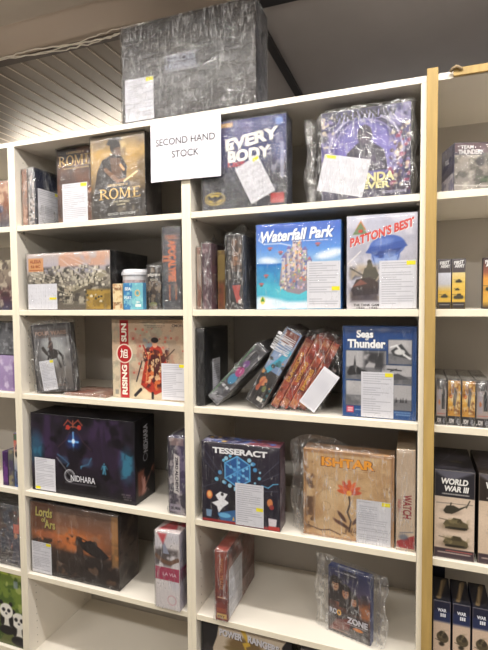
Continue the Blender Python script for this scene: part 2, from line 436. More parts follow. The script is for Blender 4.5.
# slatted metal ceiling behind the shelves: flat 10 cm strips running away from the aisle, a raised lip at every joint
SL = mat('brown grey ceiling metal', (150,137,124), .42, metal=.25, var=.1, scale=2.0, stretch=(1,.3,1))
b = MB(); x = RX0; xs = []
while x < .5:
    w = .0975
    prof = [(x, CZ), (x+.0015, CZ-.004), (x+.005, CZ-.004), (x+.0065, CZ), (x+w, CZ)]
    xs += prof; x += w
n = len(xs)
vs = [(px, .30, pz) for px, pz in xs] + [(px, RY1, pz) for px, pz in xs]
b.add(vs, [(i, i+1, n+i+1, n+i) for i in range(n-1)])
b.box(RX0, .5, .30, RY1, CZ+.005, CZ+.06)
cl = struct('ceiling', b, SL, fix=False)
cl.data.materials.append(mat('highlight lip of the ceiling strips', (226,214,198), .35, var=.05))  # lip coloured paler to stand for the highlight line at each joint
for k, p in enumerate(cl.data.polygons):
    if k < n-1 and k % 5 in (0, 1, 2): p.material_index = 1
b = MB(); b.box(.5, RX1, .30, RY1, CZ-.004, CZ+.06)
struct('ceiling_right', b, mat('dark grey ceiling board', (190,184,182), .6, var=.08, scale=2.5))
b = MB(); b.box(RX0, RX1, RY0, .30, CZ-.006, CZ+.06)
struct('ceiling_front', b, mat('brown painted ceiling board', (196,180,165), .6, var=.05, scale=1.5))
DKM = mat('dark steel', (52,50,52), .45, metal=.2)
b = MB(); b.box(RX0, RX1, RY0, .055, CZ-.02, CZ+.02); struct('ceiling_panel', b, mat('pale ceiling panel', (176,164,150), .6, var=.04, scale=2))
b = MB(); b.box(.915, .955, .06, RY1, CZ-.02, CZ+.01); struct('trim_1', b, DKM)
b = MB(); b.box(.5, RX1, .27, .325, CZ-.024, CZ+.01); struct('trim_2', b, DKM)
b = MB(); b.box(RX0, .5, .285, .33, CZ-.012, CZ+.01); struct('trim_3', b, mat('dull brown metal', (104,93,84), .45, metal=.2))
# crinkled pale cable hanging along the joint
R_ = random.Random(4)
root = empty('ceiling_cable', (0,0,0)); tag(root, 'crinkled pale cable run strung along the ceiling joint above the shelves', 'cable')
for k, (r, yy, am) in enumerate(((.0035,.262,.005),(.0028,.274,.007),(.002,.252,.004))):
    pts = [(-1.2+i*.03, yy+R_.uniform(-am,am), CZ-.022+.012*math.sin(i*.23+k)-.003*k+R_.uniform(-.002,.002)) for i in range(57)]
    tube('cable_strand', pts, r, mat('pale cable sheath', (236,228,214), .35), root)

# ------------------------------------------------------------------ bookcases: 80 x 42 x 237 cm
WH = mat('white melamine', (236,229,216), .38, var=.02, scale=5)
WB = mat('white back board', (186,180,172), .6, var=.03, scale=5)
EDG = mat('cream shelf edge', (240,231,208), .4, var=.03, scale=9)
HOLE = mat('peg hole', (186,180,168), .8)
SH = [2.028, 1.680, 1.328, .912, .552, .190]
D, T, TP = .42, .022, .018
def bookcase(X0, label, shelf_dz=(0,0,0,0,0,0)):
    r = empty('bookcase', (X0, 0, 0)); tag(r, label, 'bookcase', None)
    for s in (0, 1):
        xa = 0 if s == 0 else .8-TP
        b = MB(); b.box(xa, xa+TP, 0, D, 0, 2.35, .0008); p = b.build('side_panel', WH, r)
        e = MB(); e.box(xa+.0005, xa+TP-.0005, -.0006, 0, .0, 2.35); e.build('edge_band', EDG, p)
        h = MB(); xi = TP+.0003 if s == 0 else .8-TP-.0013
        z = .12
        while z < 2.32:
            for yy in (.045, D-.06):
                h.cyl((xi, yy, z), .0025, .0025, .001, 8, axis=0)
            z += .032
        h.build('peg_holes', HOLE, p, fix=False)['kind'] = 'stuff'
    b = MB(); b.box(0, .8, -.001, D, 2.35, 2.37, .0008); t = b.build('top_panel', WH, r)
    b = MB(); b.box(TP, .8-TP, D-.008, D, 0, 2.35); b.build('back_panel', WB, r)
    b = MB(); b.box(TP, .8-TP, .03, .045, 0, .168); b.build('plinth', WH, r)
    for i, z in enumerate(SH):
        z += shelf_dz[i]
        b = MB(); b.box(TP+.0005, .8-TP-.0005, .0015, D-.009, z-T, z, .0008); s_ = b.build('shelf_board', WH, r)
        e = MB(); e.box(TP+.001, .8-TP-.001, .0009, .0015, z-T+.001, z-.001); e.build('edge_band', EDG, s_)
        if i < 5:
            for xx in (TP+.0005, .8-TP-.0085):
                k = MB(); k.cyl((xx, .03, z-T-.004), .004, .004, .008, 10, axis=0); k.box(xx, xx+.008, .024, .036, z-T-.0085, z-T-.0005)
                k.build('shelf_pin', mat('clear plastic pin', (200,196,186), .3), r)
    return r
bookcase(-.8, 'white bookcase cut off by the left photo edge, panda box at its foot')
bookcase(0, 'white bookcase second from the left, empty bottom shelf')
bookcase(.8, 'white bookcase in the middle under the dark ceiling, left of the wooden batten')
rb = bookcase(1.6006, 'white bookcase at the right, wooden batten down its left side')
WD = mat('raw pine', (180,150,88), .55, var=.16, scale=9, stretch=(6,6,.5))
b = MB(); b.box(-.003, .0275, -.012, -.0022, .002, 2.385, .001); b.build('wooden_batten', WD, rb)['label'] = 'vertical raw wood batten'
b = MB(); b.box(.068, .8, -.012, -.0022, 2.352, 2.374, .001); b.build('wooden_batten', WD, rb)['label'] = 'horizontal raw wood strip'
tb = MB(); 
pts = [(.060,-.010,2.366),(.066,-.016,2.372),(.075,-.021,2.374),(.083,-.018,2.371),(.090,-.014,2.366)]
tube('peeled_strip', pts, .0042, mat('peeled tape', (150,130,100), .6), rb)

# ------------------------------------------------------------------ the paper sign
sg = empty('paper_sign', (.803, -.0075, 2.252), (0, math.radians(.4), 0)); tag(sg, 'white paper sign reading SECOND HAND STOCK taped to the top shelf edge', 'sign')
a = Art(.276, .222, (232,229,236), .004); a.noise((222,219,228), 2.2, .35, .7, .6, 8)
nx, ny = a.nx, a.ny
sh = grid_mesh('paper_sheet', a, (-.138, 0, -.111), (.276,0,0), (0,0,.222), label_mat(), sg)
for v in sh.data.vertices:     # slight curl
    v.co.y += -.004*math.cos(v.co.x*9) - .006*max(0, -v.co.z-.03)
def flat_text(parent, t, cx, cz, W, H, c, y, bold=0.):
    vs, fs = text_geo(t, bold); mn, mx = vs.min(0), vs.max(0)
    X = ((vs[:,0]-mn[0])/(mx[0]-mn[0])-.5)*W+cx; Z = ((vs[:,1]-mn[1])/(mx[1]-mn[1])-.5)*H+cz
    mb = MB(); mb.add([(x, y-.004*math.cos(x*9)-.006*max(0, -z-.03), z) for x, z in zip(X, Z)], fs)
    return mb.build('sign_lettering', INK('%d %d %d' % c, c), parent, fix=False)
flat_text(sg, 'SECOND HAND', .0, .027, .232, .0235, (62,60,66), -.0012)
flat_text(sg, 'STOCK', .002, -.019, .106, .0235, (62,60,66), -.0012)

# ------------------------------------------------------------------ camera
yaw, pitch, roll = 0.3487706, -0.0490747, -0.0081768
cy_, sy_ = math.cos(yaw), math.sin(yaw)
fwd = Vector((-sy_*math.cos(pitch), cy_*math.cos(pitch), math.sin(pitch)))
rt = Vector((cy_, sy_, 0)); up = rt.cross(fwd)
c_, s_ = math.cos(roll), math.sin(roll)
r2 = rt*c_ + up*s_; u2 = -rt*s_ + up*c_
cam = bpy.data.cameras.new('camera'); cam.sensor_fit = 'VERTICAL'; cam.sensor_height = 36; cam.lens = 470/650*36; cam.clip_start = .02
co = bpy.data.objects.new('camera', cam); COL.objects.link(co)
co.matrix_world = Matrix(((r2.x, u2.x, -fwd.x, 1.5701), (r2.y, u2.y, -fwd.y, -1.5235), (r2.z, u2.z, -fwd.z, 1.7068), (0,0,0,1)))
S.camera = co

# ------------------------------------------------------------------ light
def area(name, loc, sx, sy, power, col=(1,.962,.915), rot=(0,0,0)):
    l = bpy.data.lights.new(name, 'AREA'); l.shape = 'RECTANGLE'; l.size = sx; l.size_y = sy; l.energy = power; l.color = col
    o = bpy.data.objects.new(name, l); COL.objects.link(o); o.location = loc; o.rotation_euler = rot; return o
for i, x in enumerate((-1.2, .3, 1.8, 3.3)):
    area('aisle_tube_light', (x, -.62, 2.86), 1.25, .09, 22)
for i, x in enumerate((-1.2, 1.0, 3.2)):
    area('rear_aisle_light', (x, -2.2, 2.86), 1.25, .16, 33)
area('far_side_up_light', (-.65, 1.45, 2.70), 1.6, .10, 15, (1,.95,.85), (math.pi, 0, 0))
area('far_side_down_light', (1.2, 1.9, 2.80), 2.0, .2, 14, (.95,.97,1))
for x in (-.6, 1.6, 3.2):
    area('ceiling_fill_light', (x, -.9, 2.5), 1.2, .12, 7.0, rot=(math.pi, 0, 0))  # added fill lamps, aimed up to brighten the front ceiling
w = bpy.data.worlds.new('world'); S.world = w; w.use_nodes = True
w.node_tree.nodes['Background'].inputs[0].default_value = (1, .96, .9, 1); w.node_tree.nodes['Background'].inputs[1].default_value = .06

area('far_side_up_light', (1.9, 1.9, 2.66), 1.6, .10, 5, (1,.95,.9), (math.pi, 0, 0))  # added upward fill that brightens the right part of the ceiling
area('far_side_up_light', (-2.2, 1.3, 2.70), 1.2, .10, 8, (1,.95,.85), (math.pi, 0, 0))

# ================================================================== the games
E_ = .0006
WHT, BLK = (240,240,240), (18,18,20)
def z_(i): return SH[i] + E_
def figure(a, u, v, s, c, c2=None, arms=True):
    """a small standing human silhouette"""
    k = s/a.A
    a.ell(u, v+.92*s, .075*k, .085*s, c2 or c)
    a.poly([(u-.17*k,v+.8*s),(u+.17*k,v+.8*s),(u+.13*k,v+.42*s),(u+.2*k,v),(u+.05*k,v),(u,v+.34*s),(u-.05*k,v),(u-.2*k,v),(u-.13*k,v+.42*s)], c)
    if arms: a.line(u-.16*k, v+.78*s, u-.28*k, v+.45*s, .07*s, c); a.line(u+.16*k, v+.78*s, u+.3*k, v+.5*s, .07*s, c)
def tank(a, u, v, s, c, c2):
    k = s/a.A
    a.ell(u, v-.02*s, .62*k, .16*s, (20,18,16), .25, soft=.2*s)
    a.poly([(u-.5*k,v),(u-.42*k,v+.2*s),(u+.4*k,v+.24*s),(u+.5*k,v+.06*s),(u+.4*k,v-.12*s),(u-.38*k,v-.12*s)], c)
    a.poly([(u-.2*k,v+.2*s),(u-.12*k,v+.4*s),(u+.2*k,v+.42*s),(u+.3*k,v+.22*s)], c2)
    a.line(u-.15*k, v+.3*s, u-.75*k, v+.34*s, .05*s, c)
    for i in range(5): a.ell(u+(-.34+.17*i)*k, v-.05*s, .07*k, .07*s, c2)
    a.line(u-.4*k, v+.08*s, u+.42*k, v+.1*s, .03*s, c2, .7)

# ---- on top of the bookcase: big dark box in creased film
B = Box('game_box', (.790, .03, 2.3706), .533, .362, .13, 'huge dark game box in creased shrink wrap on top of the bookcases', body=(38,36,38))
a = B.art('front', (40,36,35), .004); a.noise((60,54,52), 3, .4, .7, .6, 3); a.noise((30,28,30), 5, .5, .7, .6, 4)
a.ring(.47,.52,.20,.012,(150,146,142),.6); a.ring(.47,.52,.24,.008,(120,116,112),.5)
a.rect(.33,.47,.60,.64,(34,32,36)); a.rect(.34,.62,.59,.635,(150,150,160)); a.rect(.34,.475,.59,.49,(150,150,160))
a.strokes(60,[(110,104,100),(140,134,128)],.06,.006,(.3,.3,.64,.72),5,.4); B.put(a)
a = B.art('right', (46,48,58), .006); a.noise((70,72,84), 4, .4, .7, .6, 3); B.put(a)
B.text('HEROES', .465, .59, .22, .055, (150,154,170), bold=.03); B.text('LEGENDS', .465, .525, .23, .055, (150,154,170), bold=.03)
B.price(.025,.045,.255,.47, sticker='tr', seed=2); B.wrap(TOPFILM, .005, 1, .0022)

# ---- row 1, left
z = z_(0)
B = Box('game_box', (.0235+.0, .03, z), .029, .237, .15, 'thin reddish brown game box spine leaning on the left panel, top left shelf', anchor=.0, body=(120,84,70), rotz=0)
a = B.art('front', (150,108,88)); a.noise((90,60,52), 12, .45, .6, .8, 2, st=(1,.4)); a.noise((206,170,150), 9, .6, .7, .7, 5); B.put(a); B.wrap(BAG, .003, 2)
B.root.location.x = .0228
B = Box('game_box', (.0560, .03, z), .034, .24, .19, 'grey white speckled game box spine, second from left on the top left shelf', anchor=.0, body=(46,52,72))
a = B.art('front', (170,166,166)); a.specks(120,[(90,84,84),(220,216,214),(60,58,62),(196,180,170)],.02,seed=3); B.put(a)
a = B.art('right', (56,62,84)); a.grad([(0,(70,66,70)),(.75,(52,56,76)),(1,(40,44,62))]); a.ring(.5,.86,.06,.012,(110,120,150),.6); B.put(a)
B.price(.08,.03,.80,.66,'right',seed=4,sticker='tr'); B.wrap(BAG, .003, 3)
def rome_title(B, u, v, tw, th, c=(222,186,120), shadow=(60,36,20)):
    f = B.frame('front'); w, h = f[4], f[5]; W, H = tw*w, th*h; x0 = f[0][0]+u*w-W/2; z0 = v*h-H/2; cw = W/4.25; mb = MB()
    def R(x, z_0, x1, z1): mb.box(x, x1, -.0016, -.0011, z_0, z1)
    def serif(x, zz, t): R(x-t*1.0, zz-H*.02, x+t*2.0, zz+H*.05)
    t = cw*.15
    def arc(cx, cz, rx, rz, a0, a1, tt):
        n = 18; vs = []
        for i in range(n+1):
            q = math.radians(a0+(a1-a0)*i/n)
            for k in (1, 0):
                rr = (rx-(0 if k else tt), rz-(0 if k else tt*.55)); vs.append((cx+rr[0]*math.cos(q), -.0015, cz+rr[1]*math.sin(q)))
        mb.add(vs, [(2*i, 2*i+1, 2*i+3, 2*i+2) for i in range(n)])
    # R
    x = x0; R(x+t, z0, x+2.1*t, z0+H); serif(x+t, z0, t); R(x, z0+H*.96, x+3*t, z0+H)
    arc(x+2*t, z0+H*.73, cw*.5, H*.27, -90, 90, t*1.1)
    mb.add([(x+cw*.42,-.0015,z0+H*.48),(x+cw*.60,-.0015,z0+H*.48),(x+cw*1.12,-.0015,z0),(x+cw*.90,-.0015,z0)], [(0,1,2,3)])
    # O
    x = x0+cw*1.1; arc(x+cw*.45, z0+H*.5, cw*.48, H*.52, 0, 360, t*1.15)
    # M
    x = x0+cw*2.12; R(x+t*.6, z0, x+t*1.1, z0+H); R(x+cw*.92, z0, x+cw*.92+t*1.1, z0+H); serif(x+t*.4, z0, t*.6); serif(x+cw*.92, z0, t*.8)
    mb.add([(x+t*.3,-.0015,z0+H),(x+t*1.6,-.0015,z0+H),(x+cw*.60,-.0015,z0+H*.08),(x+cw*.50,-.0015,z0+H*.08)], [(0,1,2,3)])
    mb.add([(x+cw*.92,-.0015,z0+H),(x+cw*.92+t*.7,-.0015,z0+H),(x+cw*.60,-.0015,z0+H*.08),(x+cw*.50,-.0015,z0+H*.08)], [(0,1,2,3)])
    # E
    x = x0+cw*3.42; R(x+t, z0, x+2.1*t, z0+H); serif(x+t, z0, t)
    for q, L in ((0,.82),(.47,.6),(.93,.8)): R(x+t*.2, z0+H*q, x+cw*L, z0+H*(q+.07))
    for q in (0,.80): R(x+cw*.76, z0+H*q, x+cw*.82, z0+H*(q+.2))
    mb.build('title_lettering', INK('gold', c), B.root, fix=False)
B = Box('game_box', (.262, .075, z), .190, .314, .09, 'dark brown gold lettered box with a price label, behind the helmeted warrior box', body=(44,34,32))
a = B.art('front'); a.grad([(0,(50,34,28)),(.5,(74,46,34)),(.8,(58,44,40)),(1,(40,34,36))]); a.noise((120,70,40),4,.5,.7,.6,6)
a.ell(.95,.45,.12,.03,(230,150,80),.8,.03,.5); a.ell(.3,.05,.3,.05,(180,150,120),.5,.05); B.put(a)
rome_title(B,.48,.835,.86,.13); B.text('LEGENDS II', .5, .935, .45,.028,(200,170,120)); B.text('THE BOARD GAME', .5,.735,.7,.02,(200,170,120))
B.price(.14,.04,.80,.54,sticker='tr',seed=6); B.wrap(WRAP,.004,3)
B = Box('game_box', (.501, .02, z), .244, .316, .12, 'tall dark game box with a helmeted warrior before a golden sky, top left shelf', body=(34,30,30))
a = B.art('front'); a.grad([(0,(40,36,34)),(.3,(70,58,44)),(.5,(150,120,72)),(.8,(186,150,84)),(1,(120,104,80))]); a.noise((90,74,54),5,.45,.65,.6,7); a.noise((226,200,140),4,.6,.75,.6,17,box=(.4,.5,1,.95))
a.ell(.47,.86,.10,.085,(34,28,26)); a.poly([(.30,.90),(.36,.97),(.56,.98),(.60,.92),(.48,.935),(.36,.88)],(26,22,22)); a.poly([(.44,.84),(.56,.86),(.57,.76),(.50,.73),(.44,.77)],(96,70,50))
a.poly([(.05,.30),(.12,.58),(.22,.72),(.42,.78),(.58,.74),(.68,.62),(.66,.48),(.74,.40),(.62,.30)],(40,32,28)); a.poly([(.36,.74),(.56,.72),(.60,.5),(.42,.46)],(92,64,44))
a.line(.28,.60,.5,.45,.05,(120,84,56)); a.line(.5,.45,.66,.46,.04,(140,98,66)); a.line(.62,.44,.86,.54,.022,(236,214,160)); a.line(.56,.64,.62,.58,.03,(220,170,120))
a.rect(0,0,1,.28,(44,40,38),.75,.12); a.noise((150,140,120),9,.6,.75,.6,8,box=(0,0,1,.2)); B.put(a)
rome_title(B,.53,.305,.76,.125); B.text('LEGENDS II', .5, .405,.36,.028,(214,180,120)); B.text('THE BOARD', .56,.205,.3,.024,(200,190,160)); B.text('GAME', .56,.17,.16,.022,(200,190,160)); B.text('GOLD EDITION', .56,.06,.5,.03,(180,180,176))
a = B.art('right',(36,33,34)); a.noise((90,84,80),8,.55,.7,.6,5); B.put(a); B.wrap(WRAP,.004,4,.0016)

# ---- row 1, middle
B = Box('game_box', (1.014, .01, z), .307, .300, .075, 'dark blue city game box with white lettering and a crooked label, behind the sign', body=(34,38,64), rotz=.6)
a = B.art('front'); a.grad([(0,(24,24,32)),(.3,(30,32,48)),(.65,(58,64,110)),(1,(52,62,120))]); a.noise((110,96,150),5,.5,.7,.5,9,box=(.1,.3,1,1)); a.noise((210,206,214),9,.64,.75,.5,19)
a.poly([(0,.55),(.4,.15),(.9,.0),(0,0)],(20,22,30),.8,.05)
R = random.Random(3)
for i in range(16):
    u = R.uniform(0,.9); hh = R.uniform(.18,.5); a.rect(u,0,u+.07,hh*(1-u*.4),(30,34,52),.8); a.line(u+.03,.05,u+.03,hh*.6,.006,(140,120,80),.7)
a.rect(.03,.93,.38,.98,(214,170,110)); a.ell(.92,.93,.045,.045,(110,140,200)); a.ell(.94,.6,.08,.1,(60,70,130),.8,.05)
a.strokes(10,[(150,150,170)],.5,.006,(.0,.1,.6,.5),4,.5,(2.0,2.5)); a.rect(.82,.03,.97,.14,(180,50,50))
a.ell(.155,.125,.125,.075,(216,184,70)); a.ell(.155,.125,.112,.062,(14,14,16)); 
a.ell(.155,.125,.10,.05,(216,184,70)); a.poly([(.06,.15),(.08,.165),(.115,.145),(.14,.15),(.145,.165),(.155,.155),(.165,.165),(.17,.15),(.195,.145),(.23,.165),(.25,.15),(.235,.11),(.21,.115),(.185,.095),(.155,.075),(.125,.095),(.10,.115),(.075,.11)],(14,14,16))
a.rect(.93,.3,.97,.7,(190,190,210),.6); B.put(a)
B.text('EVERY',.60,.765,.62,.135,(240,238,232),shadow=(30,34,60),bold=.06,slope=.10,rot=2); B.text('BODY',.57,.60,.50,.135,(240,238,232),shadow=(30,34,60),bold=.06,slope=.05)
B.text('LIES',.42,.50,.2,.05,(200,60,70),bold=.03)
B.price(.485,.08,.785,.535,rot=26,sticker='tr',seed=8,turned=True); B.wrap(FOIL,.0042,6,.0016)
B = Box('game_box', (1.417, .022, z), .275, .284, .07, 'purple blue square game box inside a loose clear bag, top middle shelf', body=(44,40,70))
a = B.art('front'); a.grad([(0,(50,44,80)),(.5,(74,66,130)),(1,(56,54,100))]); a.noise((170,160,200),8,.5,.65,.6,11); a.noise((30,28,50),7,.5,.62,.7,12)
a.ell(.5,.53,.33,.33,(120,110,190),.7,.08); a.ring(.5,.53,.40,.022,(200,196,220),.8); a.ring(.5,.53,.34,.012,(170,160,210),.7)
a.poly([(.26,.3),(.30,.52),(.42,.62),(.58,.62),(.72,.52),(.76,.3)],(44,38,60)); a.ell(.5,.70,.085,.115,(52,44,66)); a.line(.32,.36,.6,.45,.06,(70,58,84)); a.line(.68,.36,.44,.46,.06,(70,58,84)); a.ell(.5,.66,.05,.05,(84,70,90),.8,.02)
a.specks(90,[(210,196,170),(120,110,160),(90,70,80),(150,60,90)],.02,(.78,.05,1,.8),3); a.specks(60,[(210,196,170),(120,110,160)],.018,(0,.1,.16,.95),4); a.rect(0,0,1,.12,(40,34,56),.7,.05); B.put(a)
B.text('WNAWNAW',.50,.925,.70,.10,(26,24,44),bold=.05,shadow=(150,146,200),arc=.18); B.text('WAKANDA',.47,.235,.72,.10,(226,218,160),bold=.05,shadow=(20,18,30)); B.text('FOREVER',.50,.145,.56,.075,(226,218,160),bold=.05,shadow=(20,18,30)); B.text('BOARD GAME',.83,.06,.26,.03,(180,176,200))
B.price(-.01,.075,.53,.49,rot=-13,sticker='tl',seed=9,turned=True)
B.bag(.06,.018,.02,5,top=[(0,.0),(.15,.0),(.3,.018),(.8,.02),(.92,.02),(1,.012)])

# ---- row 1, right
B = Box('game_box', (1.676, .03, z), .17, .146, .10, 'grey battle scene game box turned slightly, on the top shelf of the right bookcase', anchor=0, rotz=17, body=(58,58,84))
a = B.art('front'); a.grad([(0,(150,142,136)),(.3,(120,114,108)),(.7,(150,140,128)),(1,(96,86,96))]); a.noise((70,68,62),8,.48,.62,.7,12); a.noise((196,190,176),8,.55,.68,.6,13); a.rect(0,.80,1,1,(84,58,66),.85); a.rect(0,.76,.5,.80,(50,46,60))
a.line(0,.14,1,.10,.02,(206,200,190),.8); tank(a,.55,.22,.25,(84,96,74),(60,70,56)); a.ell(.45,.62,.08,.1,(60,58,60),.8,.04); B.put(a)
a = B.art('left',(52,52,84)); a.poly([(0,0),(1,0),(1,.42),(0,.34)],(190,186,196)); a.noise((80,80,120),8,.5,.65,.6,3); B.put(a); B.text('FULL',.5,.7,.3,.1,(220,220,230),'left',rot=0,bold=.03); B.text('TEAM',.22,.91,.22,.075,(222,216,214),bold=.03,shadow=(40,36,50)); B.text('THUNDER!',.27,.81,.40,.10,(222,216,214),bold=.04,shadow=(40,36,50)); B.wrap(WRAP,.003,5)

# ---- row 2, left
z = z_(1)
B = Box('game_box', (.253, .02, z), .414, .232, .27, 'wide wrapped game box showing an old walled city, second left shelf', body=(20,20,22))
a = B.art('front'); a.grad([(0,(96,88,78)),(.35,(110,104,92)),(.62,(150,142,132)),(.75,(176,170,180)),(1,(190,176,170))]); a.noise((150,156,190),3,.5,.7,.7,3,box=(.2,.65,.8,1)); a.noise((214,150,110),3,.55,.7,.6,4,box=(.4,.75,1,1))
a.noise((60,56,52),9,.47,.6,.75,14,box=(0,.1,1,.75)); a.noise((200,192,172),11,.55,.68,.7,15,box=(0,.1,1,.72))
a.rect(.72,.0,1,.34,(176,140,54),.85,.05); a.noise((120,96,40),8,.5,.65,.7,9,box=(.72,0,1,.34))
a.line(.5,.30,.93,.62,.10,(150,142,120)); a.line(.5,.24,.95,.53,.05,(96,88,76)); a.rect(.46,.24,.56,.42,(160,150,130)); a.rect(.10,.36,.18,.62,(150,142,126))
R = random.Random(15)
for i in range(150):
    u, v = R.uniform(.03,.92), R.uniform(.12,.70); q = R.uniform(.008,.02)
    if R.random() < .5: a.poly([(u-q,v),(u+q,v),(u+q,v+q*1.6),(u,v+q*2.6),(u-q,v+q*1.6)],R.choice([(206,198,178),(150,140,124),(226,218,200)]),.9); a.rect(u+q,v,u+q*1.5,v+q*1.6,(50,46,42),.9)
    else: a.ell(u,v,q*.8,q*1.3,R.choice([(44,46,36),(58,54,46),(36,34,32)]),.8)
for v in (.30,.40,.5): a.line(.05,v+.22,.5,v-.02,.008,(214,206,186),.7); a.line(.05,v+.20,.5,v-.04,.01,(50,46,42),.7)
R = random.Random(5)
for i in range(9): a.rect(.52+.046*i,.35+.036*i,.54+.046*i,.40+.036*i,(196,188,166))
for i in range(30):
    u, v = R.uniform(.18,.85), R.uniform(.42,.74); a.rect(u,v,u+.03,v+.05,(186,178,160)); a.rect(u+.03,v,u+.042,v+.05,(70,64,58))
for q in ((.42,.9,.7,.55),(.5,.95,.95,.6),(.6,.8,.9,.66)): a.line(*q,.01,(226,222,220),.7)
a.rect(.02,.68,.21,.92,(206,150,100)); a.rect(.03,.70,.20,.71,(140,60,40)); B.put(a)
B.text('ALESIA',.115,.86,.14,.06,(150,74,44),bold=.02); B.text('52 BC',.115,.77,.12,.045,(150,74,44),bold=.02)
a = B.art('right',(22,22,24),.005); a.noise((60,54,50),6,.6,.75,.6,4); B.put(a)
B.price(.012,.01,.375,.46,sticker='mr',seed=11,turned=True); B.wrap(WRAP,.004,7)
# white lidded tub
t = empty('plastic_tub', (.5245, .10, z)); tag(t, 'round white lidded plastic tub behind two small deck boxes', 'tub')
b = MB(); b.cyl((0,0,0),.047,.054,.135,40); b.build('tub_body', mat('milky tub', (206,204,206), .35, var=.05), t, smooth=False)
b = MB(); b.cyl((0,0,.1352),.058,.058,.012,40); b.cyl((0,0,.1472),.054,.051,.010,40); b.build('lid', mat('tub lid', (222,222,226), .35), t)
b = MB()
n = 24; vs = []; fs = []
for i in range(n+1):
    q = math.radians(200+140*i/n); vs += [(.0515*math.cos(q), .0515*math.sin(q), .03), (.0548*math.cos(q), .0548*math.sin(q), .115)]
b.add(vs, [(2*i,2*i+2,2*i+3,2*i+1) for i in range(n)]); b.build('tub_label', mat('tub label', (168,150,150), .5, var=.35, scale=60), t, fix=False)
B = Box('deck_box', (.4735, .012, z), .044, .10, .022, 'small cream deck box with brown print, left of the teal one', 'card box', anchor=0, body=(206,188,150))
a = B.art('front',(214,196,160),.0015); a.noise((170,120,80),10,.5,.62,.8,3); a.rect(.2,.2,.8,.8,(226,206,150),.5); B.put(a); B.text('TRADE',.5,.8,.7,.1,(120,70,50),bold=.02); B.text('FLEET',.5,.25,.6,.09,(120,70,50),bold=.02); 
B = Box('deck_box', (.5215, .012, z), .088, .102, .022, 'small teal and blue deck box at the front of the second left shelf', 'card box', anchor=0, body=(70,130,170))
a = B.art('front',(110,176,190),.0015); a.rect(0,0,.45,1,(60,120,170)); a.noise((150,206,206),8,.5,.65,.7,4); a.ell(.72,.62,.14,.13,(214,170,110),.9); a.ell(.72,.62,.08,.08,(90,160,170)); a.rect(.6,.1,.9,.2,(230,236,230)); B.put(a)
B.text('SEA',.24,.78,.3,.12,(226,236,240),bold=.03); B.text('PORT',.24,.45,.34,.1,(226,236,240),bold=.02); B.text('28+',.75,.28,.2,.08,(240,244,240),bold=.02)
B = Box('game_box', (.632, .055, z), .062, .165, .15, 'small dark box with brown speckled art in a knotted bag, right of the tub', body=(40,36,34))
a = B.art('front'); a.grad([(0,(44,38,34)),(.6,(84,70,60)),(1,(46,42,42))]); a.noise((160,140,116),12,.5,.62,.8,6); a.rect(0,.66,1,.86,(40,34,34)); a.ell(.4,.12,.3,.05,(140,140,90)); B.put(a); B.text('pilgrims',.5,.80,.86,.09,(230,224,214),bold=.03); B.text('ROAD',.5,.69,.5,.05,(200,190,170)); B.bag(.003,.003,.03,9,top=[(0,.005),(.4,.042),(.6,.036),(1,.004)])
B = Box('game_box', (.7285, .02, z), .076, .303, .05, 'black wrapped game spine with orange lettering, right end of the second left shelf', body=(44,46,52), rotz=0)
a = B.art('front',(56,58,66)); a.noise((80,84,92),5,.5,.7,.5,4)
for i in range(4):
    v = .115+.05*i
    for u in (.36,.72): figure(a,u,v,.04,(224,112,50))
a.rect(.14,.86,.86,.87,(220,112,50)); a.rect(.14,.90,.86,.905,(220,112,50)); B.put(a)
B.text('APOCALYPSE',.52,.59,.50*.303/.076,.42*.076/.303,(232,118,52),rot=-90,bold=.03); B.text('II',.2,.62,.07*4,.10,(200,110,60),rot=-90); B.text('DAY',.5,.885,.6,.022,(224,112,50)); B.wrap(FOIL,.0032,8,.001)

# ---- row 2, middle
B = Box('game_box', (.8215, .035, z), .020, .225, .20, 'thin pale brown spine furthest left in the clump of bagged games, second middle shelf', anchor=0, body=(150,120,104))
a = B.art('front',(170,150,136)); a.noise((130,84,70),14,.5,.6,.8,3,st=(1,.5)); B.put(a); B.wrap(BAG,.0025,3,.0006)
B = Box('game_box', (.8465, .03, z), .036, .238, .21, 'purple brown game spine in a cloudy bag, beside the thin pale spine', anchor=0, body=(96,70,78), roty=0)
a = B.art('front',(104,76,84)); a.noise((70,48,58),10,.45,.6,.8,6,st=(1,.4)); a.noise((190,170,170),11,.62,.7,.7,7); B.put(a); B.bag(.0015,.0015,.02,3,top=[(0,.05),(.3,.018),(1,.010)])
B = Box('game_box', (.889, .07, z), .030, .215, .16, 'olive and rust book spine leaning between bagged games', anchor=0, body=(104,88,60), roty=0)
a = B.art('front',(130,110,66)); a.rect(0,0,1,.45,(120,70,52),1,.1); a.noise((80,60,44),9,.5,.6,.6,8); B.put(a)
B = Box('game_box', (.9735, .03, z), .060, .262, .16, 'dark comic art game spine in a tall peaked bag, left of the castle box', body=(88,88,92))
a = B.art('front',(44,42,44)); a.noise((190,176,160),14,.5,.6,.8,9,box=(.2,.5,.9,.97)); a.rect(.3,.52,.85,.95,(150,104,76),.7,.05); a.noise((60,50,46),16,.5,.6,.8,10); a.rect(0,.47,1,.5,(30,30,32))
a.ell(.5,.30,.3,.06,(60,60,70)); a.poly([(.3,.32),(.85,.33),(.75,.2),(.9,.12),(.6,.08),(.45,.2)],(176,84,80)); a.ell(.8,.10,.12,.03,(214,206,200)); a.rect(.06,.4,.2,.97,(200,196,186),.5); B.put(a)
B.text('BATTLE',.14,.75,.4*.262/.06,.16*.06/.262*1.0,(40,40,44),rot=90,bold=.02)
B.bag(.012,.0035,.05,6,top=[(0,.0),(.18,.03),(.45,.056),(.75,.045),(1,.01)])
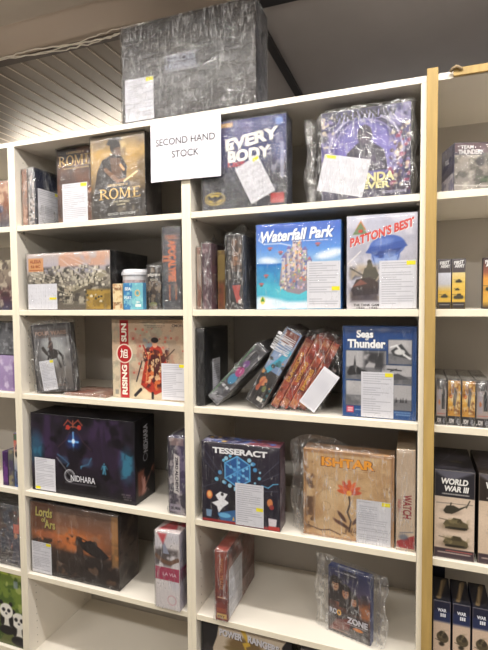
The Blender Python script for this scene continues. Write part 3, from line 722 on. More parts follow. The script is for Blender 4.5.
B = Box('game_box', (1.200, .02, z), .289, .289, .07, 'bright blue square game box with a floating castle of houses over the sea', body=(50,110,180))
a = B.art('front'); a.grad([(0,(70,160,200)),(.28,(80,186,206)),(.50,(60,140,200)),(.53,(40,110,190)),(.545,(150,190,226)),(.7,(96,150,222)),(1,(60,96,190))])
for u, v, r in ((.12,.58,.08),(.2,.565,.06),(.85,.62,.10),(.95,.65,.09),(.78,.60,.06),(.22,.06,.16),(.08,.10,.12),(.45,.04,.13),(.62,.05,.12),(.05,.02,.14)): a.ell(u,v,r,r*.42,(236,242,248),.85,.04)
a.noise((30,100,170),6,.5,.7,.35,4,box=(0,.2,1,.52)); a.ell(.5,.2,.32,.10,(90,200,214),.8,.06)
a.poly([(.28,.28),(.30,.46),(.35,.66),(.44,.70),(.49,.80),(.53,.72),(.60,.66),(.64,.52),(.70,.40),(.66,.24),(.52,.17),(.38,.2)],(150,140,150))
for u, v0, v1, w_ in ((.34,.3,.60,.05),(.40,.4,.70,.045),(.47,.45,.80,.05),(.53,.45,.76,.04),(.59,.4,.68,.05),(.65,.3,.56,.04)):
    a.rect(u-w_/2,v0,u+w_/2,v1,(206,196,196)); a.poly([(u-w_*.7,v1),(u+w_*.7,v1),(u,v1+.05)],(120,110,170)); a.line(u+w_*.4,v0,u+w_*.4,v1,.01,(96,90,120),.8)
R = random.Random(8)
for i in range(260):
    v = R.uniform(.20,.78); k = .20*(1-max(0,v-.3)*1.75); u = .49+R.uniform(-k,k); s_ = R.uniform(.008,.022)
    a.rect(u,v,u+s_,v+s_*1.3,R.choice([(230,220,206),(206,150,130),(120,130,180),(150,180,130),(240,200,140),(90,96,140),(214,190,214)]),.9); 
for i in range(26):
    u, v = .32+.34*R.random(), .3+.36*R.random(); a.poly([(u-.018,v),(u+.018,v),(u,v+.03)],R.choice([(196,110,96),(110,130,190),(220,170,90)]))
for u, v in ((.17,.72),(.30,.67),(.74,.75),(.12,.40),(.06,.30)): a.ell(u,v,.030,.013,(190,100,104)); a.rect(u-.015,v-.03,u+.015,v-.015,(120,80,60))
a.ell(.075,.10,.03,.045,(240,220,110)); a.poly([(.05,.09),(.1,.09),(.075,.15)],(60,140,60)); a.curve([(.06,.88),(.03,.82),(.1,.77),(.3,.77),(.42,.74)],.012,(240,246,252),.8); B.put(a)
B.text('Waterfall Park',.49,.865,.86,.135,(246,250,252),shadow=(40,70,150),bold=.035,shear=.25,slope=.04,arc=.0); B.text('a game of markets in the sky',.66,.785,.4,.02,(230,240,250))
B.price(.615,.01,.995,.545,sticker='mr',seed=12); B.wrap(WRAP,.003,9,.0008)
# black box standing behind the next one
B = Box('game_box', (1.472, .115, z), .214, .300, .06, 'plain black game box standing behind the soldier in a helmet box', body=(22,22,26))
a = B.art('front',(24,24,28),.01); B.put(a)
B = Box('game_box', (1.4695, .02, z), .214, .297, .05, 'pale game box with a blue helmeted soldier and slanted red PATTON\'S BEST lettering'.replace("PATTON\'S BEST ",""), body=(170,168,180))
a = B.art('front'); a.grad([(0,(196,190,190)),(1,(186,188,206))]); a.noise((160,160,178),4,.45,.7,.6,5); a.noise((220,218,226),6,.5,.7,.6,6)
a.poly([(.36,.56),(.40,.42),(.66,.42),(.76,.56)],(96,122,190),1,.02); a.ell(.56,.56,.20,.115,(126,150,206),1,.02); a.ell(.58,.66,.26,.12,(72,102,178),1,.01,rot=.15); a.poly([(.27,.60),(.33,.66),(.82,.72),(.87,.66),(.72,.62),(.45,.58)],(58,86,160)); a.ell(.52,.71,.14,.04,(120,146,208),.7,.03,.15); a.poly([(.36,.60),(.80,.645),(.74,.60),(.40,.57)],(40,60,124),.8,.015)
a.line(.43,.575,.53,.565,.014,(44,66,130)); a.line(.60,.575,.70,.59,.014,(44,66,130)); a.ell(.49,.552,.03,.010,(50,70,130)); a.ell(.645,.562,.03,.010,(50,70,130)); a.poly([(.56,.56),(.60,.50),(.54,.50)],(84,110,176)); a.line(.50,.472,.63,.476,.012,(50,70,136)); a.line(.36,.60,.42,.46,.010,(60,84,150)); a.line(.77,.62,.70,.45,.010,(60,84,150)); a.noise((170,190,226),8,.56,.66,.5,21,box=(.38,.44,.74,.6))
a.poly([(.12,.85),(.28,.85),(.20,.95)],(206,120,60)); a.poly([(.08,.80),(.30,.80),(.20,.93)],(110,130,90)); a.rect(.17,.82,.23,.85,(200,60,50))
a.noise((60,60,70),7,.42,.6,.9,8,box=(.05,.12,.48,.45)); a.noise((200,180,150),9,.5,.62,.7,9,box=(.05,.1,.48,.48)); a.poly([(.22,.34),(.26,.44),(.42,.45),(.47,.36),(.40,.28),(.26,.28)],(88,84,74)); a.ell(.33,.50,.035,.028,(70,66,60)); a.poly([(.28,.42),(.30,.49),(.37,.49),(.39,.42)],(96,90,76)); a.poly([(.06,.20),(.14,.32),(.34,.34),(.46,.28),(.46,.16),(.1,.14)],(70,58,56)); a.poly([(.08,.24),(.2,.32),(.3,.27)],(130,84,74)); a.line(.24,.36,.05,.44,.014,(80,76,70)); a.line(.0,.48,.2,.62,.012,(226,222,220)); a.rect(.06,.08,.46,.22,(54,46,52),.8,.04); B.put(a)
B.text("PATTON'S BEST",.50,.81,.90,.10,(210,74,66),shadow=(238,232,232),bold=.045,slope=.30); B.text('THE TANK GAME',.30,.045,.40,.028,(30,30,34),bold=.02); B.text('1944 - 1945',.30,.012,.30,.018,(30,30,34))
B.price(.475,.01,.985,.51,sticker='tr',seed=13); B.wrap(WRAP,.003,10,.0008)

# ---- row 2, right: small blister-like packs
def pack(name, x, y, zz, w, h, d, label, painter, cat='miniatures box', **k):
    B = Box(name, (x, y, zz), w, h, d, label, cat, anchor=0, **k)
    a = B.art('front', (90,86,84), .0018); painter(a); B.put(a); return B
def p_field(tone):
    def f(a):
        a.grad([(0,(206,168,70)),(.35,(214,176,80)),(.5,(190,190,196)) if tone == 0 else (.5,(220,186,90)),(.76,(206,208,220)) if tone == 0 else (.76,(216,200,150)),(1,(206,208,220))])
        a.rect(0,.73,1,1,(84,78,80)); a.rect(0,0,1,.13,(50,46,46))
        if tone == 0: tank(a,.5,.24,.14,(74,74,60),(60,60,50))
        else: tank(a,.5,.54,.13,(66,64,54),(50,50,44)); tank(a,.4,.38,.09,(80,74,54),(50,50,44)); tank(a,.5,.22,.2,(74,72,60),(52,52,46))
        a.small_text(.1,.9,.08,(150,144,140),.014,3)
    return f
for x, tn, lb in ((1.6345,0,'grey and yellow miniatures pack with one tank, next to the wooden batten'),(1.6735,1,'yellow miniatures pack with several tanks, second from the wooden batten'),(1.757,1,'orange miniatures pack standing alone at the right edge of the photo, eye level')):
    B = pack('miniatures_pack', x, .02, z, .038, .150, .03, lb, p_field(tn), body=(60,56,58))
    if x > 1.7:
        a = B.art('front',(206,150,70),.0018); a.grad([(0,(60,50,46)),(.14,(206,160,70)),(.6,(214,150,70)),(.72,(150,90,70)),(1,(70,60,62))]); tank(a,.6,.38,.22,(70,76,60),(50,54,44)); B.put(a, 'front_print').location.y = -.0004
    B.text('FIRST',.5,.925,.7,.07,(226,224,222),bold=.04,slope=.1); B.text('ARMY',.55,.855,.7,.07,(226,224,222),bold=.04)

# ---- row 3, left
z = z_(2)
B = Box('game_box', (.079, .022, z+.003), .180, .285, .035, 'dark grey game box with a rider on horseback, leaning left inside a loose bag', anchor=0, rotz=10, roty=-4.5, body=(70,68,68))
a = B.art('front'); a.grad([(0,(84,80,80)),(.25,(110,104,100)),(.6,(156,156,156)),(.8,(120,120,124)),(1,(74,70,72))]); a.noise((70,68,70),4,.45,.65,.6,5); a.ell(.5,.62,.28,.2,(186,190,190),.7,.1)
for q in ((0,0,.05,1),(.95,0,1,1),(0,.97,1,1),(0,0,1,.03)): a.rect(*q,(52,48,50))
a.rect(.05,.80,.95,.93,(84,70,66),.6)
a.ell(.50,.56,.15,.075,(48,42,42)); a.poly([(.38,.58),(.28,.68),(.22,.66),(.24,.62),(.34,.54)],(48,42,42)); a.line(.38,.5,.34,.32,.03,(48,42,42)); a.line(.46,.5,.44,.34,.03,(48,42,42)); a.line(.60,.52,.68,.36,.03,(48,42,42)); a.curve([(.63,.6),(.74,.52),(.78,.38)],.035,(40,36,36)); a.ell(.47,.68,.06,.08,(60,46,44)); a.ell(.46,.78,.035,.03,(90,70,62)); a.line(.40,.66,.5,.72,.02,(120,100,90))
a.noise((60,60,64),12,.5,.62,.6,7,box=(.1,.05,.9,.2)); B.put(a)
B.text('FOUR WARS',.5,.865,.78,.06,(150,120,104),bold=.03,shadow=(50,40,40)); B.text('BATTLES',.6,.1,.3,.03,(130,110,100))
B.price(.16,.03,.53,.47,sticker='tr',seed=14,rot=5); B.bag(.012,.004,.035,12,top=[(0,-.01),(.2,.02),(.6,.026),(1,.010)])
B = Box('game_booklet', (.21, .035, z), .205, .010, .15, 'flat reddish brown booklet lying on the third left shelf', 'booklet', anchor=0, body=(150,116,100), rotz=0)
a = B.art('top',(160,116,96),.005); a.noise((206,190,176),5,.5,.65,.7,3); a.rect(.05,.1,.6,.5,(140,80,66),.6,.1); B.put(a); B.wrap(BAG,.003,4,.0006)
B = Box('game_box', (.5945, .06, z), .328, .312, .075, 'cream game box with a red vertical strip and a warrior in red robes', body=(206,190,166))
a = B.art('front',(200,184,158),.0022); a.noise((176,148,124),3,.42,.7,.8,4); a.noise((150,136,120),11,.56,.66,.5,24); a.noise((170,120,104),9,.56,.66,.6,5,box=(.25,.3,1,.9)); a.noise((150,150,130),7,.58,.68,.5,6); a.rect(.25,0,1,.2,(226,206,170),.6,.1)
a.specks(30,[(180,80,70),(196,110,90)],.014,(.3,.3,1,.9),5)
a.rect(.115,0,.235,1,(170,32,38)); a.ell(.175,.57,.115,.125,(226,216,196)); a.ell(.175,.57,.10,.11,(170,32,38))
a.noise((110,124,136),8,.42,.6,.85,15,box=(.44,.62,.78,.80))
a.poly([(.42,.28),(.47,.5),(.53,.65),(.6,.70),(.68,.66),(.74,.52),(.80,.34),(.72,.12),(.60,.06),(.50,.10),(.40,.18)],(170,56,42)); a.poly([(.50,.42),(.58,.64),(.66,.62),(.70,.40),(.62,.3)],(96,44,38)); a.noise((214,130,70),10,.5,.62,.7,16,box=(.44,.1,.78,.6)); a.noise((60,30,30),9,.55,.66,.7,17,box=(.42,.1,.78,.62))
a.noise((226,196,150),18,.56,.62,.8,26,box=(.46,.2,.76,.62)); a.noise((70,34,36),16,.56,.62,.9,27,box=(.44,.15,.78,.66)); a.line(.60,.62,.58,.2,.012,(60,30,34)); a.line(.52,.6,.47,.2,.01,(226,180,120),.7); a.line(.66,.58,.72,.22,.01,(226,180,120),.7); a.ell(.60,.70,.035,.045,(206,150,120)); a.ell(.60,.75,.05,.035,(40,34,36)); a.line(.42,.48,.34,.22,.018,(60,50,50)); a.line(.40,.12,.32,.04,.04,(40,36,40)); a.line(.56,.08,.56,.02,.035,(40,36,40)); a.line(.74,.52,.86,.64,.014,(80,60,50)); a.line(.50,.55,.44,.68,.02,(150,46,40))
a.rect(.035,.04,.085,.10,(120,120,116),.7); a.small_text(.46,.74,.93,(90,80,74),.008,3); a.small_text(.5,.7,.91,(90,80,74),.006,4); B.put(a)
B.text('RISING',.176,.235,.38*.312/.328,.075*.328/.312,(240,232,216),rot=90,bold=.05); B.text('SUN',.176,.835,.235*.312/.328,.075*.328/.312,(240,232,216),rot=90,bold=.05); B.text('\u65ed',.175,.57,.11,.12,(244,238,224),bold=.01); B.text('CMON',.90,.93,.14,.035,(90,80,74))
B.price(.685,.015,1.0,.465,sticker='tr',seed=15)

# ---- row 3, middle
B = Box('game_box', (.8215, .02, z), .033, .284, .23, 'black game box standing spine out at the left end of the third middle shelf', anchor=0, body=(26,26,28))
a = B.art('front',(32,32,34)); a.noise((70,70,72),10,.55,.7,.6,3); B.put(a); B.price(.30,.0,.62,.58,'right',seed=3,sticker=None); B.wrap(WRAP,.003,5,.0006)
def lean(x, theta, w, h, d, y, label, painter, body, seed, bagm=None, text=None, grp=None):
    B = Box('game_box', (x, y, z+.003), w, h, d, label, anchor=1.0, roty=90-theta, body=body); a = B.art('front',body,.0022); painter(a); B.put(a)
    return B
def pA(a):
    a.noise((170,170,176),6,.4,.6,.8,3); a.noise((60,60,66),9,.5,.6,.8,4); a.rect(.15,.1,.85,.9,(60,62,70),.5,.05); a.ell(.5,.42,.3,.09,(70,140,180)); a.ell(.55,.56,.3,.08,(176,70,130)); a.ell(.5,.70,.22,.06,(120,80,140)); a.line(.05,.05,.05,.95,.012,(90,140,90)); a.rect(.2,.25,.8,.29,(210,210,214)); a.strokes(30,[(220,220,226),(30,30,34)],.06,.01,seed=4)
B = lean(.896,46,.050,.275,.19,.035,'grey magenta and blue game leaning over, leftmost of the slanted bagged games',pA,(84,84,90),1); B.bag(.0035,.0035,.012,14)
def pB(a):
    a.rect(0,0,1,.45,(40,36,38)); a.rect(0,.45,1,1,(126,150,186)); a.noise((150,170,206),5,.5,.65,.7,6,box=(0,.5,1,1)); a.line(.2,.42,.85,.74,.06,(70,170,200)); a.ell(.35,.30,.22,.06,(206,130,80)); a.poly([(.1,.2),(.4,.36),(.3,.12)],(180,90,60)); a.ell(.6,.22,.12,.04,(110,120,70)); a.rect(.5,.06,.85,.11,(220,216,206)); a.rect(.1,.82,.9,.98,(120,58,44)); a.specks(24,[(220,160,100),(60,120,130),(30,30,30)],.02,(0,.1,1,.6),3)
B = lean(1.066,60,.064,.300,.20,.03,'blue topped game with orange figures leaning against the red brown stack',pB,(60,58,64),2); B.text('SKY HUNT',.3,.80,.22*.3/.064,.02/.3*3.6,(226,226,230),rot=90,bold=.03); B.bag(.003,.003,.016,15,top=[(0,.004),(.5,.02),(1,.008)])
def pR(sd):
    def f(a): a.noise((196,92,62),8,.45,.6,.7,sd); a.noise((90,36,30),12,.55,.66,.7,sd+1); a.rect(.1,.03,.9,.12,(206,150,90),.6); a.rect(0,.9,1,.96,(190,150,110),.5); a.line(.08,0,.08,1,.006,(220,180,130),.7)
    return f
labs = ('leftmost red brown game spine with gold lettering in the slanted bagged stack','second red brown game spine of the slanted bagged stack','third red brown game spine of the slanted bagged stack, partly creased film','rightmost red brown spine of the slanted stack, behind the paper label')
for i in range(4):
    B = lean(1.120+i*.0325,62,.0282,(.272,.285,.272,.258)[i],.19,.05,labs[i],pR(5+i*3),[(140,52,38),(160,60,46),(150,66,46),(130,54,44)][i],3)
    if i < 3: B.text(('DUNGEONS','VOYAGES','EMPIRES')[i],.52,(.60,.5,.42)[i],.42*.28/.0285*(1 if i == 0 else .7),.45*.0285/.28,(232,170,70),rot=90,bold=.03)
B = lean(1.251,62,.022,.16,.17,.06,'dark grey thin game in the slanted stack beside the blue sea battle box',lambda a: a.noise((150,140,136),9,.5,.62,.8,5),(60,54,54),4); 
# the bag round the red stack

bg = empty('plastic_bag', (1.088, .04, z+.0005)); tag(bg, 'clear crumpled bag with a paper label round the slanted red brown games', 'plastic bag')
def stack_bag():
    nu, nv = 26, 34; vs = []; fs = []
    for side in (0, 1):
        for j in range(nv+1):
            for i in range(nu+1):
                u, v = i/nu, j/nv
                zz = .0012+v*(.279-.02*u*u+.006*math.sin(u*9)*(1-u))
                xl = -.0025+zz*.53; xr = min(.177+.532*zz, .2575); x = xl+(xr-xl)*u
                c = .006*math.sin(u*17+v*23)+.005*math.sin(u*41-v*13)+.004*math.sin(v*60+u*25)
                vs.append((x, min(-.006 + c*.7, .004), zz) if side == 0 else (x, .212+c*.3, zz))
    n = nu+1; K = n*(nv+1)
    for j in range(nv):
        for i in range(nu): fs.append((j*n+i,j*n+i+1,(j+1)*n+i+1,(j+1)*n+i)); fs.append((K+j*n+i,K+(j+1)*n+i,K+(j+1)*n+i+1,K+j*n+i+1))
    for j in range(nv): fs.append((j*n,(j+1)*n,K+(j+1)*n,K+j*n)); fs.append((j*n+nu,K+j*n+nu,K+(j+1)*n+nu,(j+1)*n+nu))
    for i in range(nu): fs.append((nv*n+i,nv*n+i+1,K+nv*n+i+1,K+nv*n+i))
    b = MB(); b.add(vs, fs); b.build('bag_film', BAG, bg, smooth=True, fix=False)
stack_bag()
La = Art(.150,.062,(226,226,232),.002); La.noise((208,208,216),3,.4,.7,.6,3)
for k in range(9): La.small_text(.06,.92,.9-.1*k,(130,130,142),.03,k+60,.6)
th = math.radians(55); Uv = Vector((math.cos(th),0,math.sin(th))); Vv = Vector((-math.sin(th),0,math.cos(th)))
grid_mesh('price_label', La, Vector((1.272-1.088,-.015,.083))-Uv*.075-Vv*.031, Uv*.15, Vv*.062, label_mat(), bg)

B = Box('game_box', (1.4630, .03, z), .229, .297, .045, 'navy blue game box with grey sea battle photographs and white lettering', body=(30,70,124))
a = B.art('front',(28,74,136)); a.grad([(0,(30,74,132)),(1,(26,66,126))])
def sea(u0,v0,u1,v1,sd):
    a.rect(u0-.008,v0-.006,u1+.008,v1+.006,(20,40,76)); a.rect(u0,v0,u1,v1,(176,174,176)); h = v1-v0
    a.rect(u0,v0,u1,v0+h*.42,(120,120,124)); a.noise((84,86,90),12,.5,.64,.6,sd,box=(u0,v0,u1,v0+h*.42)); a.noise((206,204,204),6,.5,.7,.5,sd+1,box=(u0,v0+h*.5,u1,v1))
sea(.045,.42,.60,.735,1); sea(.045,.13,.60,.40,3); sea(.63,.60,.94,.86,5); sea(.54,.385,.94,.585,7); sea(.70,.10,.94,.375,9)
a.poly([(.06,.49),(.10,.56),(.15,.57),(.17,.68),(.19,.57),(.25,.54),(.34,.51),(.36,.48),(.08,.46)],(44,44,48)); a.noise((50,50,54),9,.36,.52,.95,5,box=(.30,.54,.58,.73)); a.ell(.45,.65,.10,.05,(50,50,54),.9,.02)
a.poly([(.66,.74),(.80,.82),(.92,.70),(.88,.66),(.7,.69)],(60,62,66)); a.curve([(.66,.78),(.74,.80),(.84,.70),(.92,.66)],.02,(230,230,230)); a.ell(.78,.73,.07,.03,(214,214,214))
a.line(.62,.54,.80,.53,.014,(40,42,46)); a.poly([(.58,.46),(.76,.50),(.92,.44),(.62,.42)],(80,80,84)); a.line(.66,.52,.74,.545,.012,(50,50,54))
for u in (.74,.80,.83,.87): a.poly([(u-.014,.185),(u+.014,.185),(u,.235)],(40,40,44))
a.rect(.055,.045,.155,.115,(206,60,84)); a.rect(.07,.06,.14,.075,(240,210,214)); a.rect(.07,.085,.14,.10,(240,210,214)); a.small_text(.72,.92,.075,(180,200,226),.009,3); a.small_text(.74,.92,.05,(180,200,226),.009,4); a.small_text(.18,.26,.08,(170,190,220),.01,4); a.small_text(.10,.58,.765,(170,190,220),.012,4); B.put(a)
B.text('Seas',.31,.915,.23,.085,(244,244,244),bold=.05,shadow=(16,34,70)); B.text('of',.34,.862,.05,.03,(244,244,244),bold=.04); B.text('Thunder',.33,.81,.52,.095,(244,244,244),bold=.05,shadow=(16,34,70))
B.price(.262,.01,.70,.505,sticker='tr',seed=16); B.wrap(WRAP,.003,11,.0008)

# ---- row 3, right: clear hanging packs
def p_grey(a):
    a.grad([(0,(40,38,40)),(.18,(46,44,46)),(.19,(170,154,146)),(.3,(176,160,150)),(.75,(150,138,132)),(1,(70,66,66))]); a.rect(.25,.8,.6,.97,(40,38,40)); a.rect(.55,.35,.85,.72,(40,42,44)); a.rect(.1,.3,.45,.78,(166,156,160)); a.poly([(.62,.7),(.7,.95),(.86,.7)],(50,48,48)); a.ell(.3,.5,.1,.06,(190,120,80)); a.small_text(.1,.9,.24,(200,90,80),.012,3)
def p_gold(a):
    a.grad([(0,(40,38,40)),(.2,(46,44,46)),(.21,(206,150,60)),(.6,(222,168,70)),(1,(190,140,70))]); a.noise((130,80,40),8,.5,.62,.8,6,box=(0,.25,1,1)); a.noise((240,214,150),9,.56,.66,.8,9,box=(0,.22,1,1)); a.ell(.25,.64,.11,.04,(190,60,40)); a.ell(.25,.64,.06,.02,(230,180,80)); a.poly([(.5,.85),(.75,.75),(.6,.4),(.4,.45)],(90,84,80)); a.ell(.6,.62,.1,.1,(150,140,130),.7,.03)
for x, pf, lb in ((1.6335,p_grey,'grey fronted clear pack next to the wooden batten, third shelf of the right bookcase'),(1.6655,p_gold,'gold fronted clear pack, left one of the gold pair'),(1.7050,p_gold,'gold fronted clear pack, right one of the gold pair'),(1.7440,p_grey,'grey fronted clear pack at the right edge of the photo, beside the gold ones')):
    w = .0295 if x < 1.64 else .037
    B = Box('miniatures_pack', (x, .012, z), w, .138, .24, lb, 'miniatures box', anchor=0, body=(92,88,84)); a = B.art('front',(90,86,84),.0018); pf(a); B.put(a)
    a = B.art('top',(120,116,108),.004); a.noise((70,66,62),5,.5,.62,.7,int(x*100)); a.rect(0,0,1,.08,(50,46,46)); B.put(a)
    B.text('FOW',.33,.10,.36,.10,(226,220,216),bold=.05); B.text('45',.75,.09,.2,.12,(150,150,156),bold=.04); B.wrap(BAG,.0012 if w > .03 else .001,int(x*1000)%7,.0003)

# ---- row 4, left
z = z_(3)
B = Box('game_box', (.2935, .025, z), .515, .332, .145, 'very large black fantasy game box with a glowing blue cross of light', body=(22,20,24))
a = B.art('front',(30,26,34),.0035); a.grad([(0,(26,24,28)),(.5,(40,32,46)),(1,(30,26,34))]); a.noise((46,34,54),4,.5,.7,.8,5); a.noise((62,44,76),3,.55,.7,.7,6,box=(.1,.45,.9,1),st=(2.2,.6)); a.noise((14,12,16),5,.55,.7,.8,7)
a.ell(.05,.55,.07,.2,(50,110,140),.6,.1); a.noise((50,110,136),8,.5,.6,.8,8,box=(0,.4,.10,.72)); a.ell(.93,.46,.06,.18,(50,110,140),.5,.1); a.noise((56,120,146),9,.5,.6,.8,9,box=(.88,.3,.98,.62))
a.ell(.43,.68,.06,.09,(40,70,150),.6,.1); a.line(.385,.685,.475,.685,.022,(120,190,255),.95,.02); a.line(.43,.58,.43,.80,.018,(120,190,255),.95,.02); a.ell(.43,.69,.015,.03,(214,236,255),1,.01)
a.curve([(.34,.88),(.38,.95),(.43,.90),(.48,.96),(.52,.90)],.014,(150,70,56)); a.curve([(.36,.84),(.43,.88),(.50,.85)],.014,(150,80,60)); a.ell(.38,.86,.02,.03,(180,60,50)); a.ell(.49,.87,.02,.03,(180,60,50)); a.line(.43,.95,.43,.86,.012,(160,84,60))
a.curve([(.27,.50),(.32,.46),(.38,.40),(.36,.36)],.02,(70,110,140),.8); a.curve([(.60,.50),(.57,.42),(.50,.38),(.50,.36)],.02,(70,120,150),.8); a.ell(.33,.44,.05,.05,(60,80,110),.6,.03); a.ell(.56,.44,.05,.06,(60,80,110),.6,.03)
figure(a,.72,.32,.14,(70,130,156),arms=True); a.curve([(.28,.60),(.36,.70),(.40,.82)],.012,(70,50,60),.8); a.curve([(.60,.60),(.52,.70),(.47,.82)],.012,(70,50,60),.8); a.poly([(.36,.56),(.43,.62),(.5,.56),(.47,.36),(.43,.3),(.39,.36)],(26,22,30),.8,.03)
a.ring(.385,.245,.075,.012,(200,200,206)); a.ring(.385,.245,.055,.006,(160,160,166)); a.line(.26,.46,.40,.24,.006,(190,190,196)); a.line(.34,.155,.64,.155,.005,(180,180,186)); a.small_text(.88,.96,.11,(150,140,140),.010,3); a.small_text(.89,.96,.08,(150,140,140),.010,4); a.small_text(.9,.96,.05,(150,140,140),.010,5); B.put(a)
B.text('NIDHARA',.515,.225,.235,.075,(206,206,212),bold=.02,shadow=(10,10,12))
a = B.art('right',(20,19,22)); a.noise((120,70,56),6,.5,.62,.9,5,box=(.1,.05,.95,.38)); a.noise((200,150,140),10,.58,.66,.8,6,box=(.3,.08,.9,.3)); a.ring(.5,.52,.045,.008,(190,190,196)); a.line(.45,.15,.9,.35,.02,(206,150,130),.6,.03); B.put(a); B.text('NIDHARA',.52,.75,.34*.332/.145,.22*.145/.332,(196,196,202),'right',rot=90,bold=.02)
a = B.art('top',(24,22,26),.006); a.noise((70,66,70),4,.52,.66,.7,5); B.put(a); B.price(.035,.015,.245,.43,sticker='bl',seed=17)
B = Box('game_box', (.7045, .012, z), .073, .292, .20, 'narrow comic covered bagged box with white vertical strip, right of the large black box', anchor=0, body=(52,44,80))
a = B.art('front',(56,50,66)); a.noise((176,168,170),13,.5,.6,.85,6); a.noise((40,34,54),8,.5,.62,.7,7); a.rect(.62,.3,1,1,(70,56,106),.7,.1); a.poly([(.30,.28),(.64,.25),(.66,.76),(.32,.80)],(214,208,206)); a.rect(.1,.9,.9,1,(180,150,140),.6); a.rect(.05,.03,.7,.13,(170,160,176),.8); B.put(a)
B.text('ZERO ALCHEMY',.49,.52,.46*.292/.073,.17*.073/.292,(50,40,60),rot=-90,bold=.04); B.text('BURN',.4,.08,.5,.04,(40,34,50),bold=.03); B.bag(.004,.001,.025,18,top=[(0,.004),(.2,.022),(.7,.028),(1,.03)])

# ---- row 4, middle
B = Box('game_box', (.994, .0035, z), .293, .293, .075, 'square dark game box with a light blue cube under white lettering', body=(44,34,44), rotz=1)
a = B.art('front',(38,34,52),.0022); a.grad([(0,(34,30,46)),(1,(40,34,50))]); a.noise((26,24,38),4,.5,.7,.5,3)
for q in ((.0,.95,.25,.62),(.02,.78,.2,.6),(1,.85,.75,.6),(1,.7,.78,.58),(.0,.42,.2,.5),(.98,.48,.75,.46)): a.line(*q,.005,(120,130,150),.6)
cx, cy, r = .47,.665,.19; hx = [(cx+r*.98*math.cos(math.radians(30+60*i)), cy+r*math.sin(math.radians(30+60*i))) for i in range(6)]
a.poly(hx,(44,96,160),.9); 
for i in range(6): a.line(*hx[i],*hx[(i+1)%6],.016,(96,176,226)); a.line(cx,cy,*hx[i],.012,(96,176,226))
for i in range(6):
    for k in (.35,.65): a.ell(cx+(hx[i][0]-cx)*k+.02,cy+(hx[i][1]-cy)*k-.01,.018,.018,(120,190,230)); 
a.rect(cx-.05,cy-.06,cx+.05,cy+.05,(70,140,200),.6)
R = random.Random(6)
for i in range(22):
    q = R.uniform(0,6.28); d = R.uniform(.22,.31); u, v = cx+d*math.cos(q), cy+d*math.sin(q)*.85
    if v > .88 or v < .4: continue
    a.ell(u,v,*(R.choice((.014,.02,.026)),)*2,R.choice([(110,186,220),(80,150,200),(150,200,224)]))
a.curve([(.72,.47),(.78,.53),(.86,.51),(.92,.56),(.98,.57)],.012,(96,170,210)); a.ell(.10,.34,.04,.055,(214,120,70)); a.ell(.10,.345,.025,.035,(244,190,120)); a.ell(.88,.33,.035,.05,(206,130,80)); a.ell(.90,.28,.03,.03,(150,60,60))
a.poly([(.18,.34),(.24,.39),(.34,.37),(.30,.30),(.36,.26),(.28,.20),(.22,.12),(.20,.20),(.13,.24),(.22,.28)],(236,236,240)); a.ell(.27,.36,.02,.02,(30,30,36)); a.poly([(.38,.45),(.42,.48),(.44,.2),(.36,.1),(.34,.2)],(26,24,30)); a.poly([(.2,.12),(.5,.2),(.8,.12),(.6,.04),(.25,.03)],(60,120,180),.8); a.ell(.3,.1,.08,.03,(110,180,220)); a.rect(0,0,1,.035,(160,50,50)); a.rect(.86,.0,1,.05,(190,60,56)); a.poly([(.06,.06),(.12,.06),(.13,.15),(.05,.15)],(120,150,180)); a.poly([(.865,.05),(.955,.05),(.965,.14),(.86,.145)],(222,214,220)); a.poly([(.40,.05),(.43,.05),(.415,.1)],(240,190,80)); B.put(a)
B.text('TESSERACT',.50,.905,.70,.075,(238,238,240),bold=.055)
a = B.art('top',(60,56,90),.004); a.noise((190,190,214),7,.5,.62,.8,4); a.rect(.6,0,1,1,(160,60,60),.6,.1); a.specks(20,[(230,190,90),(80,120,200)],.1,seed=3); B.put(a)
a = B.art('right',(90,70,80),.005); a.noise((150,140,150),6,.5,.65,.6,4); B.put(a); B.price(.445,.015,.80,.53,sticker='mr',seed=18); B.wrap(WRAP,.004,12,.001)
B = Box('game_box', (1.366, .025, z), .296, .297, .07, 'tan parchment game box with an orange flower and orange lettering, inside a bag', body=(170,130,90))
a = B.art('front',(206,170,124)); a.grad([(0,(196,156,110)),(.5,(216,184,138)),(1,(200,162,116))]); a.noise((176,136,92),4,.5,.7,.6,5); a.noise((226,200,160),6,.55,.7,.5,6)
for q in ((0,0,.035,1),(.965,0,1,1),(0,.965,1,1),(0,0,1,.02)): a.rect(*q,(150,104,64),.7,.02)
a.noise((90,60,40),14,.5,.58,.85,9,box=(.03,.08,.12,.85)); a.noise((110,80,54),14,.52,.60,.6,10,box=(.9,.1,.97,.8)); a.strokes(40,[(150,116,80)],.08,.005,(.15,.4,.9,.72),5,.5); a.ring(.26,.36,.05,.006,(150,116,80),.7); a.ring(.30,.62,.06,.005,(160,126,88),.6)
a.curve([(.52,.10),(.54,.22),(.50,.32),(.53,.42),(.52,.50)],.018,(60,44,36)); a.ell(.44,.26,.075,.022,(84,52,40),1,.01,-.9); a.ell(.45,.17,.09,.02,(84,52,40),1,.01,-.5); a.ell(.60,.24,.07,.02,(84,52,40),1,.01,.9); a.ell(.38,.2,.05,.016,(100,60,44),1,.01,-.7)
for k, (an, L) in enumerate(((1.57,.14),(1.1,.13),(2.05,.13),(.6,.12),(2.55,.12),(.15,.10),(3.0,.10))):
    u, v = .52, .54; a.ell(u+math.cos(an)*L*.6, v+math.sin(an)*L*.55, .075, .024, [(214,90,40),(226,110,56),(198,74,36)][k%3],1,.008,an)
